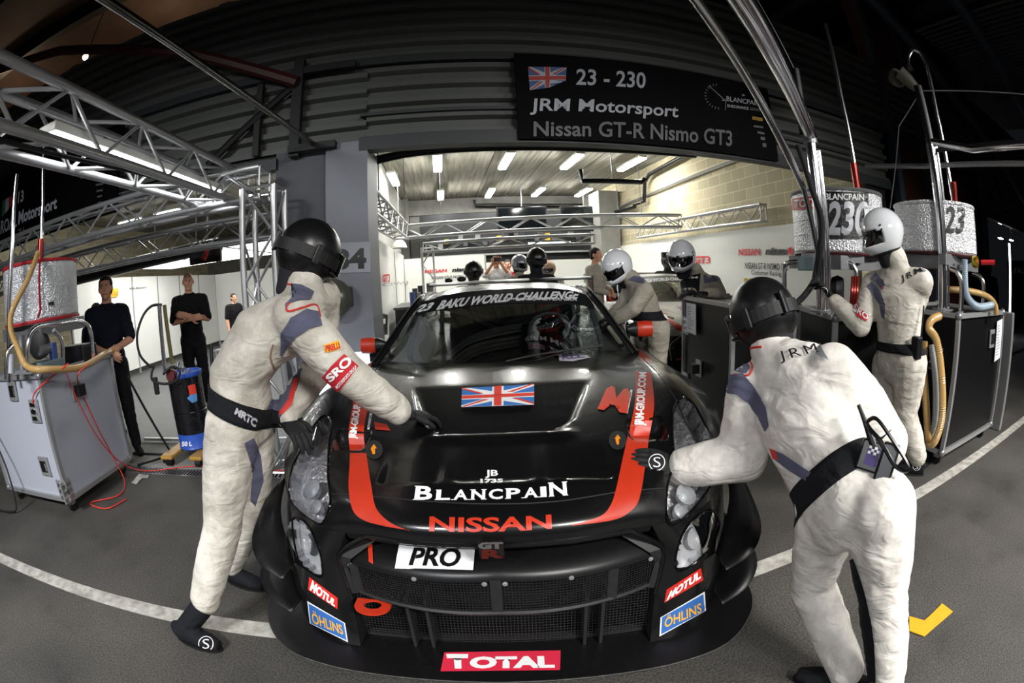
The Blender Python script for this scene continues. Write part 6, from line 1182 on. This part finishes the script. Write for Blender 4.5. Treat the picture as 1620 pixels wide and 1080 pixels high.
hose('black_hose',[D_(1262,230,3.3),D_(1285,300,3.28),D_(1300,350,3.27),D_(1296,410,3.27),D_(1290,440,3.28),D_(1270,470,3.2),D_(1240,495,3.0)],.022,mat('black_fabric_sleeve','#0b0c10',.8),'black sleeved hose held by the white-helmeted refueller','fuel hoses',ribs=False)
MB().cyl(D_(1258,110,3.4),D_(1272,215,3.4),.035,12).build('upper_pole',BLACKP,G1,smooth=True)
cl=thing('steel_cable',D_(1190,0,3.3),'thin stay cable from the top frame to the first boom pole','cable','stay cables'); MB().tube([D_(1186,-20,3.2),D_(1258,112,3.4)],.004,5).build('strand',STEEL,cl)
px_=Vector((3.47,1.85,0)); zt2=2.40; G2=thing('boom_pole',(3.47,1.85,1.13),'thick chrome pole with overhead boom on the far right case','pole','chrome boom poles')
MB().tube([px_+CZ*1.13,px_+CZ*zt2],.045,20).build('pole',CHROME,G2,smooth=True); MB().tube([px_+Vector((.09,.0,1.13)),px_+Vector((.09,0,zt2))],.022,14).build('side_pole',CHROME,G2,smooth=True); MB().tube([px_+CZ*zt2,px_+CZ*2.88],.04,16).build('upper_pole',BLACKP,G2,smooth=True)
MB().lathe([(.10,0),(.10,.012),(.05,.014)],(3.47,1.85,1.15),(0,0,1),20).build('flange',STEEL,G2)
MB().tube([px_+CZ*2.42,P(1540,236,X=3.40),P(1620,229,X=3.36),P(1620,229,X=3.36)+Vector((-.05,-1.6,.03))],.03,14).build('boom',CHROME,G2,smooth=True); MB().tube([px_+Vector((.06,0,2.36)),Vector((3.5,.8,2.33)),Vector((3.46,-.8,2.34))],.018,10).build('boom_hose',RUBBER,G2,smooth=True)
cl=thing('steel_cable',D_(1452,160,4),'two thin stay cables at the far upper right','cable','stay cables'); MB().tube([px_+CZ*2.84,Vector((5.5,-1.2,2.9))],.005,5).build('strand',STEEL,cl); MB().tube([px_+CZ*2.82,D_(1422,200,3.9),D_(1408,330,3.95)],.004,5).build('strand',STEEL,cl)
tag(MB().tube([D_(1370,263,4.5),D_(1460,263,4.2),D_(1620,259,3.9),D_(1700,262,3.8)],.022,10).build('cross_pipe',STEEL,smooth=True),'thin steel pipe crossing behind the right-hand poles','pipe')
# frames, meters and hoses under the right tanks
f1=thing('hoop_rack',D_(1330,480,3.8),'chrome tube frame under the tank numbered 230','frame','chrome tube frames')
for pts in ([D_(1241,480,3.9),D_(1241,425,3.9),D_(1247,416,3.85),D_(1262,414,3.8),D_(1275,414,3.8)],[D_(1338,414,3.6),D_(1348,418,3.6),D_(1354,430,3.6),D_(1356,445,3.6)],[D_(1385,500,4.2),D_(1385,420,4.2)]): tube_frame(cat(pts,5),.020,f1)
MB().box(D_(1318,408,3.62),(.5,.06,.06),rot=R(-40)).build('cross_beam',STEEL,f1); MB().box(D_(1275,417,3.55),(.13,.05,.10),rot=R(-40),bev=.008).build('scale_display',GRB,f1)
for k in range(3): MB().tube(cat([D_(1349+4*k,438,3.55),D_(1348+4*k,460,3.5),D_(1346+4*k,482,3.5),D_(1344+4*k,500,3.5)],4),.014,8).build('red_hose',REDM,f1,smooth=True)
MB().lathe([(0,-.05),(.10,-.05),(.12,0),(.10,.05),(0,.05)],D_(1325,460,3.85),(.6,-.8,0),20).build('black_reel',RUBBER,f1,smooth=True)
f2=thing('hoop_rack',D_(1530,480,4.1),'chrome tube hoops under the tank numbered 23','frame','chrome tube frames')
for pts in ([D_(1520,500,3.9),D_(1521,450,3.9),D_(1514,430,3.9),D_(1503,424,3.9)],[D_(1555,488,4.5),D_(1556,450,4.5),D_(1548,436,4.5),D_(1538,432,4.5)]): tube_frame(cat(pts,5),.022,f2)
MB().box(D_(1510,412,4.1),(.5,.07,.08)).build('cross_beam',STEEL,f2); MB().lathe([(0,-.02),(.045,-.02),(.05,0),(.045,.02),(0,.02)],D_(1543,414,4.1),(0,-1,0),16).build('brass_gauge',mat('brass','#b39b3a',.25,.9),f2,smooth=True); MB().cyl(D_(1552,415,4.2),D_(1574,415,4.2),.02,8).build('red_lever',RED,f2)
hose('ribbed_hose',[D_(1526,410,4.0),D_(1527,450,4.0),D_(1532,472,4.0),D_(1548,485,4.1),D_(1570,482,4.3)],.030,mat('pale_blue_hose','#8fa0ad',.3,coat=.3),'pale blue-grey ribbed hose curving down under the tank numbered 23','fuel hoses')
hose('ribbed_hose',[D_(1500,458,4.2),D_(1530,460,4.2),D_(1560,468,4.3),D_(1574,482,4.35),D_(1576,498,4.35)],.028,HOSE,'amber ribbed hose lying across the far right case','fuel hoses')
hose('ribbed_hose',[D_(1486,500,3.62),D_(1474,506,3.45),D_(1470,520,3.35),D_(1482,540,3.3),D_(1490,600,3.3),D_(1490,660,3.3),D_(1480,695,3.3),D_(1470,700,3.35),D_(1466,660,3.4),D_(1462,590,3.4),D_(1462,540,3.4)],.030,HOSE,'looped amber ribbed hose hanging on the side of the far right case','fuel hoses')
hose('ribbed_hose',[D_(1474,545,3.4),D_(1480,600,3.38),D_(1480,660,3.38),D_(1474,690,3.4)],.027,HOSEW,'pale grey ribbed hose hanging inside the amber loop','fuel hoses')
hose('black_cable',[Vector((4.7,1.9,.02)),Vector((5.1,1.7,.02)),Vector((5.4,1.95,.02)),Vector((5.2,2.3,.02)),Vector((4.7,2.4,.02))],.014,RUBBER,'black cable looped on the asphalt right of the far right case','black cables',ribs=False)
tag(MB().box((4.85,2.05,.56),(.06,.9,1.12),bev=.01).build('case_lid',ALU),'grey case lid standing at the right end of the far right case','lid')
# tyre stack & dark case in the next bay
for i in range(2):
    tag(MB().lathe([(.18,-.14),(.31,-.15),(.33,-.1),(.33,.1),(.31,.15),(.18,.14)],(7.4,3.2,.16+.32*i),(0,0,1),28).build('tyre',RUBBER,smooth=True),'black tyre stacked in the dark at the right edge, %s of the two'%['lower','upper'][i],'tyre','stacked tyres')
crate('dark flight case standing in the next garage at the right edge',(8.6,4.5),0,1.2,.8,.1,1.1,BLKPANEL,'black flight cases')
tl=thing('strip_light',(9.9,4.3,1.2),'tall bright strip light beside the next garage at far right','light'); MB().box(Vector((P(1597,395,Y=4.7).x,4.7,1.2)),(.05,.05,2.4)).build('tube',mat('lit_violet_strip','#ffffff',.5,emit=((.9,.85,1,1),7)),tl)
sg3=thing('garage_banner',(11.2,6.0,1.2),'black banner with pale letters in the next garage at far right','sign'); q=[P(1594,560,Y=6),P(1640,560,Y=6),P(1640,412,Y=6),P(1594,412,Y=6)]; MB().prism(q,(0,.03,0),(0,0,0)).build('panel',SGN,sg3); flat_text('FALCON',[P(1604,433,Y=5.95),P(1638,432,Y=5.95),P(1638,422,Y=5.95),P(1604,424,Y=5.95)],MAT_W,sg3,.01)
truss('truss',P(1582,322,Y=5.6),P(1680,330,Y=5.0),.24,.25,'short silver truss in the next garage at far right',GT,.02,.01)
o=[q for q in bpy.data.objects if q.name=='truss.007'][0]; ks=[c for c in bpy.data.objects if c.parent==o and c.name.startswith('chord')]; hang(o,[tuple(ks[0].data.vertices[0].co.lerp(ks[0].data.vertices[-1].co,.3))],z=4.92)
for i,(a,b) in enumerate(((1583,353),(1600,360),(1583,377),(1600,380))):
    t=thing('ceiling_light',P(a,b,Y=9),'small glaring lamp in the next garage at right, %s'%['upper left','upper right','lower left','lower right'][i],'light','next garage lamps'); MB().box(P(a,b,Y=9),(.5,.15,.05),bev=.01).build('diffuser',TUBEN,t); MB().box(P(a,b,Y=9)+CZ*.04,(.52,.17,.04)).build('housing',HOUS,t); MB().cyl(P(a,b,Y=9)+CZ*.05,P(a,b,Y=9)+CZ*.9,.01,6).build('hanger',STEEL,t)
# floodlight and horn on the right facade
fl=thing('floodlight',D_(1428,125,4.6),'unlit grey floodlight on the dark right facade','lamp'); MB().lathe([(0,0),(.09,.01),(.10,.04),(.06,.12),(0,.14)],D_(1420,121,4.6),(.5,.8,0),20).build('reflector',mat('beige_plastic','#5d5a50',.5),fl,smooth=True); MB().lathe([(.045,0),(.07,.1),(.075,.22)],D_(1450,140,4.6),(-.4,.3,.5),16).build('horn',mat('beige_plastic','#5d5a50',.5),fl,smooth=True); MB().cyl(D_(1436,130,4.7),D_(1440,130,5.3),.02,6).build('arm',BLACKP,fl)
# ---- oil drum on pallet truck, left garage
dt=thing('oil_drum',(-2.42,3.72,.14),'black and blue oil drum with hand pump standing on the yellow pallet truck','drum'); dc=Vector((-2.40,3.72,0)); DR=.17
MB().lathe([(0,.12),(DR,.12),(DR+.006,.13),(DR,.14),(DR,.26)],dc,(0,0,1),32).build('blue_base',mat('blue_drum_paint','#2c4fa8',.35),dt,smooth=True); bd=MB().lathe([(DR,.26),(DR,.45),(DR+.005,.455),(DR,.46),(DR,.76)],dc,(0,0,1),32).build('drum_body',mat('black_drum_gloss','#0c0d10',.2,coat=.4,bump=(14,.8,.02)),dt,smooth=True); MB().lathe([(DR,.76),(DR+.01,.775),(DR+.01,.80),(DR-.01,.80),(DR-.015,.785),(0,.785)],dc,(0,0,1),32).build('blue_rim',mat('blue_drum_paint','#2c4fa8',.35),dt,smooth=True)
db=bvh_of(bd,*[o for o in bpy.data.objects if o.name.startswith('blue_base')]); dtext('50 L',[(288,706),(304,705),(304,698),(288,698)],db,MAT_W,dt,bold=.04,off=.004); dpoly([SQ[0]],[(268,672),(278,671),(276,649),(264,650)],db,MAT_W,dt,'label'); pxpoly([(270,670),(276,661),(269,651),(265,660)],db,RED,dt,'diamond',off=.006); pxpoly([(297,610),(308,607),(311,622),(300,625)],db,mat('red_print','#c23524',.5),dt,'label'); pxpoly([(300,625),(311,622),(312,634),(304,637),(296,630)],db,mat('blue_print','#4a7fb5',.5),dt,'label')
pmp=MB(); a=D_(262,568,4.35); MB().cyl(D_(262,590,4.35),D_(252,482,4.35),.020,12).build('pump_tube',CHROME,dt,smooth=True); MB().cyl(D_(273,575,4.4),D_(260,482,4.4),.020,12).build('pump_tube',mat('brass_tube','#a39b6a',.2,.9),dt,smooth=True)
MB().tube(cat([D_(256,482,4.35),D_(240,484,4.33),D_(226,500,4.3),D_(217,530,4.3),D_(221,560,4.3),D_(236,578,4.3),D_(243,580,4.3),D_(240,590,4.3),D_(242,602,4.25),D_(262,607,4.2),D_(280,600,4.2),D_(284,586,4.2),D_(272,580,4.25),D_(258,592,4.28)],6),.012,8).build('pump_hose',RUBBER,dt,smooth=True)
MB().lathe([(0,-.03),(.05,-.03),(.06,0),(.05,.03),(0,.03)],D_(272,594,4.3),(0,-1,.3),16).build('pump_head',mat('dark_red_metal','#4f1a1a',.4,.4),dt,smooth=True); MB().box(D_(247,610,4.25),(.05,.03,.15),bev=.01).build('pump_grip',RUBBER,dt)
for k,(x,y) in enumerate(((288,584),(296,588),(280,578))): MB().cyl(D_(x,y+4,4.3),D_(x+3,y-5,4.3),.016,10).build('fitting',CHROME,dt,smooth=True)
pt=thing('pallet_truck',(-2.62,3.5,0),'yellow hand pallet truck under the oil drum','pallet truck'); YP=mat('dirty_yellow_paint','#b0863a',.5,nz=(10,.4,'#6d5526')); MB().box((-2.60,3.72,.095),(.14,.62,.04),bev=.015).build('fork',YP,pt); MB().box((-2.26,3.72,.095),(.14,.62,.04),bev=.015).build('fork',YP,pt)
for x in (-2.60,-2.26): MB().lathe([(0,-.03),(.04,-.03),(.04,.03),(0,.03)],(x,3.47,.042),(1,0,0),16).build('roller',RUBBER,pt,smooth=True)
MB().box((-2.60,3.42,.06),(.10,.01,.03)).build('fork_slot',BLACKP,pt)
MB().tube([(-2.43,4.1,.1),(-2.43,4.35,.6),(-2.43,4.4,.95)],.02,8).build('handle',BLACKP,pt); MB().box((-2.43,4.06,.14),(.5,.1,.14),bev=.02).build('axle_housing',YP,pt)
# equipment along the booth wall
fr=thing('barrier_stand',(-2.95,3.35,0),'dark metal barrier leaning behind the silver case','stand'); MB().tube([(-2.82,3.34,.85),(-2.66,3.62,.05)],.012,8).build('bar',BLACKP,fr); MB().tube([(-3.2,3.62,.05),(-2.66,3.62,.05),(-2.9,3.3,.06)],.012,8).build('bar',BLACKP,fr); MB().box((-2.2,4.12,.035),(2.4,.03,.03)).build('floor_rail',ALU,fr)
bk=thing('air_bottle_trolley',(-5.1,8.2,0),'trolley with coiled black air line and yellow part by the white booth wall','trolley'); MB().cyl((-5.2,8.2,.1),(-5.2,8.2,.95),.025,8).build('post',ALU,bk,smooth=True); MB().box((-5.2,8.2,.15),(.5,.4,.06)).build('base',BLACKP,bk); MB().box((-5.05,8.0,.42),(.14,.12,.28),bev=.03).build('yellow_tank',mat('bright_yellow','#d8c51f',.5),bk)
for k in range(3): MB().tube([Vector((-5.0,8.05,.95))+Vector((.13*math.cos(t),.02*k,.35*math.sin(t))) for t in [2*PI*i/24 for i in range(24)]],.012,6,closed=True).build('air_line',RUBBER,bk,smooth=True)
for x in (-5.45,-4.95): MB().lathe([(0,-.03),(.09,-.03),(.1,0),(.09,.03),(0,.03)],(x,8.0,.1),(1,0,0),16).build('wheel',RUBBER,bk,smooth=True)
ck_=thing('metal_rack',(-4.6,9.4,0),'low metal rack with small parts beside the white booth wall','rack'); MB().box((-4.6,9.4,.3),(.9,.35,.03)).build('shelf',ALU,ck_)
for x in (-5.0,-4.2):
    for y in (9.25,9.55): MB().cyl((x,y,0),(x,y,.3),.015,6).build('leg',ALU,ck_)

for k in range(4): MB().cyl((-4.9+.16*k,9.35,.31),(-4.9+.16*k,9.35,.47),.02,8).build('peg',STEEL,ck_)
sp_=thing('loudspeaker',(-4.35,10.4,0),'black speaker box on a stand by the booth wall','speaker'); MB().box((-4.35,10.4,.75),(.35,.3,.55),bev=.02).build('cabinet',BLACKP,sp_); MB().box((-4.35,10.4,.24),(.4,.35,.46)).build('stand',BLACKP,sp_); MB().lathe([(0,.0),(.10,.0),(.11,.02)],(-4.35,10.24,.75),(0,-1,0),20).build('cone',GREYP,sp_)
tag(MB().box((-6.78,7.4,.06),(.2,1.2,.12)).build('cable_bundle',RUBBER),'dark cable bundle on the floor at the foot of the booth wall','cable')
# yellow tape on the asphalt, small white tape mark
Yt=mat('yellow_gaffer_tape','#d5a01e',.6,nz=(18,.3,'#a67a16'))
tp=[P(a,b,Z=.004) for a,b in ((1438,975),(1462,982),(1470,975),(1490,955),(1507,968),(1478,993),(1462,1007),(1438,998))]; tag(MB().prism(tp,(0,0,0),(0,0,.004)).build('yellow_tape',Yt),'torn yellow tape stuck on the asphalt behind the right mechanic','tape')
tp=[P(a,b,Z=.004) for a,b in ((208,764),(220,750),(236,752),(234,756),(225,756),(216,766))]; tag(MB().prism(tp,(0,0,0),(0,0,.004)).build('white_tape_mark',PL),'small white tape mark on the asphalt beside the silver case','tape')
# white lit board behind the left mechanic's arm
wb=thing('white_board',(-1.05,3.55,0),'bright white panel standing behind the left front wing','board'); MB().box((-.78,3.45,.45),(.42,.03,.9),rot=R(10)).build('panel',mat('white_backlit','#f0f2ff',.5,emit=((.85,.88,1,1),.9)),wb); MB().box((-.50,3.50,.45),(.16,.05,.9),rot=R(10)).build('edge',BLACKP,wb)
# dark store and screens at the back of our garage
bs=thing('dark_rack',(2,14.4,2.0),'dark loaded rack over the back partition','rack'); MB().box((2.0,14.5,2.55),(5.2,.5,1.5)).build('backing',mat('dark_store','#16181b',.6),bs); rnd=random.Random(2)
for k in range(26): MB().box((-.4+k*.19+rnd.uniform(-.05,.05),14.1,2.25+rnd.uniform(0,.35)),(.14,.2,rnd.uniform(.1,.3)),bev=.01).build('stored_item',[GREYP,BLACKP,STEEL,mat('yellow_tag','#c9a821',.5)][k%4 if k%8==3 else k%3],bs)
MB().box((2,14.15,2.02),(5.2,.3,.05)).build('shelf',ALU,bs)
for i,(a,b) in enumerate(((768,352),(868,352))): 
    x=P(a+28,b,Y=13.4); t=thing('screen',(x.x,13.4,x.z),'large dark hanging screen at the back, %s of the two'%['left','right'][i],'screen','hanging screens'); MB().box((x.x+.55,13.4,2.95),(1.45,.08,.75),bev=.01).build('bezel',BLACKP,t); MB().box((x.x+.55,13.35,2.95),(1.35,.01,.66)).build('display',mat('dark_display','#101418',.08),t); MB().cyl((x.x+.55,13.42,3.3),(x.x+.55,13.42,4.0),.02,6).build('hanger',STEEL,t)
t=thing('screen',(2.6,13.0,1.5),'lit blue-white screen below the far truss','screen'); MB().box((2.9,13.0,2.25),(2.6,.06,.10)).build('bezel',BLACKP,t); MB().box((3.0,12.95,2.22),(1.2,.02,.06)).build('display',mat('lit_display','#ffffff',.5,emit=((.8,.9,1,1),5)),t)
# helmets, parts and table by the left partition
ws=thing('work_bench',(-.55,9.0,0),'cluttered bench with dark tool chest by the left partition of our garage','bench'); MB().box((-.6,9.0,.45),(.5,1.6,.9),bev=.01).build('tool_chest',BLACKP,ws); MB().box((-.6,9.0,.92),(.54,1.66,.04)).build('bench_top',GREYP,ws)
for k,(m_,z) in enumerate(((BLUEB,.14),(GREYP,.2),(STEEL,.12),(BLACKP,.24),(BLUEB,.1))): MB().cyl((-.55+.04*k,8.5+.2*k,.94),(-.55+.04*k,8.5+.2*k,.94+z+.1),.05,10).build('bench_item',m_,ws,smooth=True)
pb_=thing('leaflet_holder',(-.9,4.9,1.0),'black narrow box with white slot fixed on the left partition','box'); MB().prism([P(603,529,X=-.93),P(611,529,X=-.93),P(612,498,X=-.93),P(604,496,X=-.93)],(0,0,0),(.02,0,0)).build('box',BLACKP,pb_); MB().prism([P(606,512,X=-.9),P(609,512,X=-.9),P(609,504,X=-.9),P(606,504,X=-.9)],(0,0,0),(.005,0,0)).build('slot',MAT_W,pb_)
hl_=thing('extractor_hood',P(632,383,Y=10.5),'white bell-shaped lamp by the left truss','lamp'); MB().lathe([(.02,.25),(.05,.2),(.14,.1),(.17,0),(.15,0)],P(632,392,Y=10.5),(0,0,1),20).build('shade',mat('pale_shade','#b5b3a8',.5),hl_,smooth=True); MB().cyl(P(632,385,Y=10.5),P(632,385,Y=10.5)+CZ*1.6,.012,6).build('rod',STEEL,hl_)
# ---- the second race car parked behind at right (same make, silver and red)
SILV=mat('silver_red_livery','#8a8a88',.3,.1,coat=.4,nz=(1.6,1.0,'#c9c9c6'))
pos=P(1038,548,Z=.44); c2_=dup(car,(0,0,0),'silver and red race car parked nose out behind the black flight case'); off=pos-W(-.74,.3,.44)
c2_.location=Vector(car.location)+off+Vector((.0,.0,0)); c2_['category']='car'
GN='race cars of the team'; car['group']=GN; c2_['group']=GN
def recm(o):
    for ch in [x for x in bpy.data.objects if x.parent==o]:
        if ch.type=='MESH' and ch.data.materials and ch.data.materials[0]==PAINT and not ch.name.startswith('front_b'):
            ch.data=ch.data.copy(); ch.data.materials[0]=SILV
        recm(ch)
recm(c2_)
bpy.data.scenes.remove(TMPS)
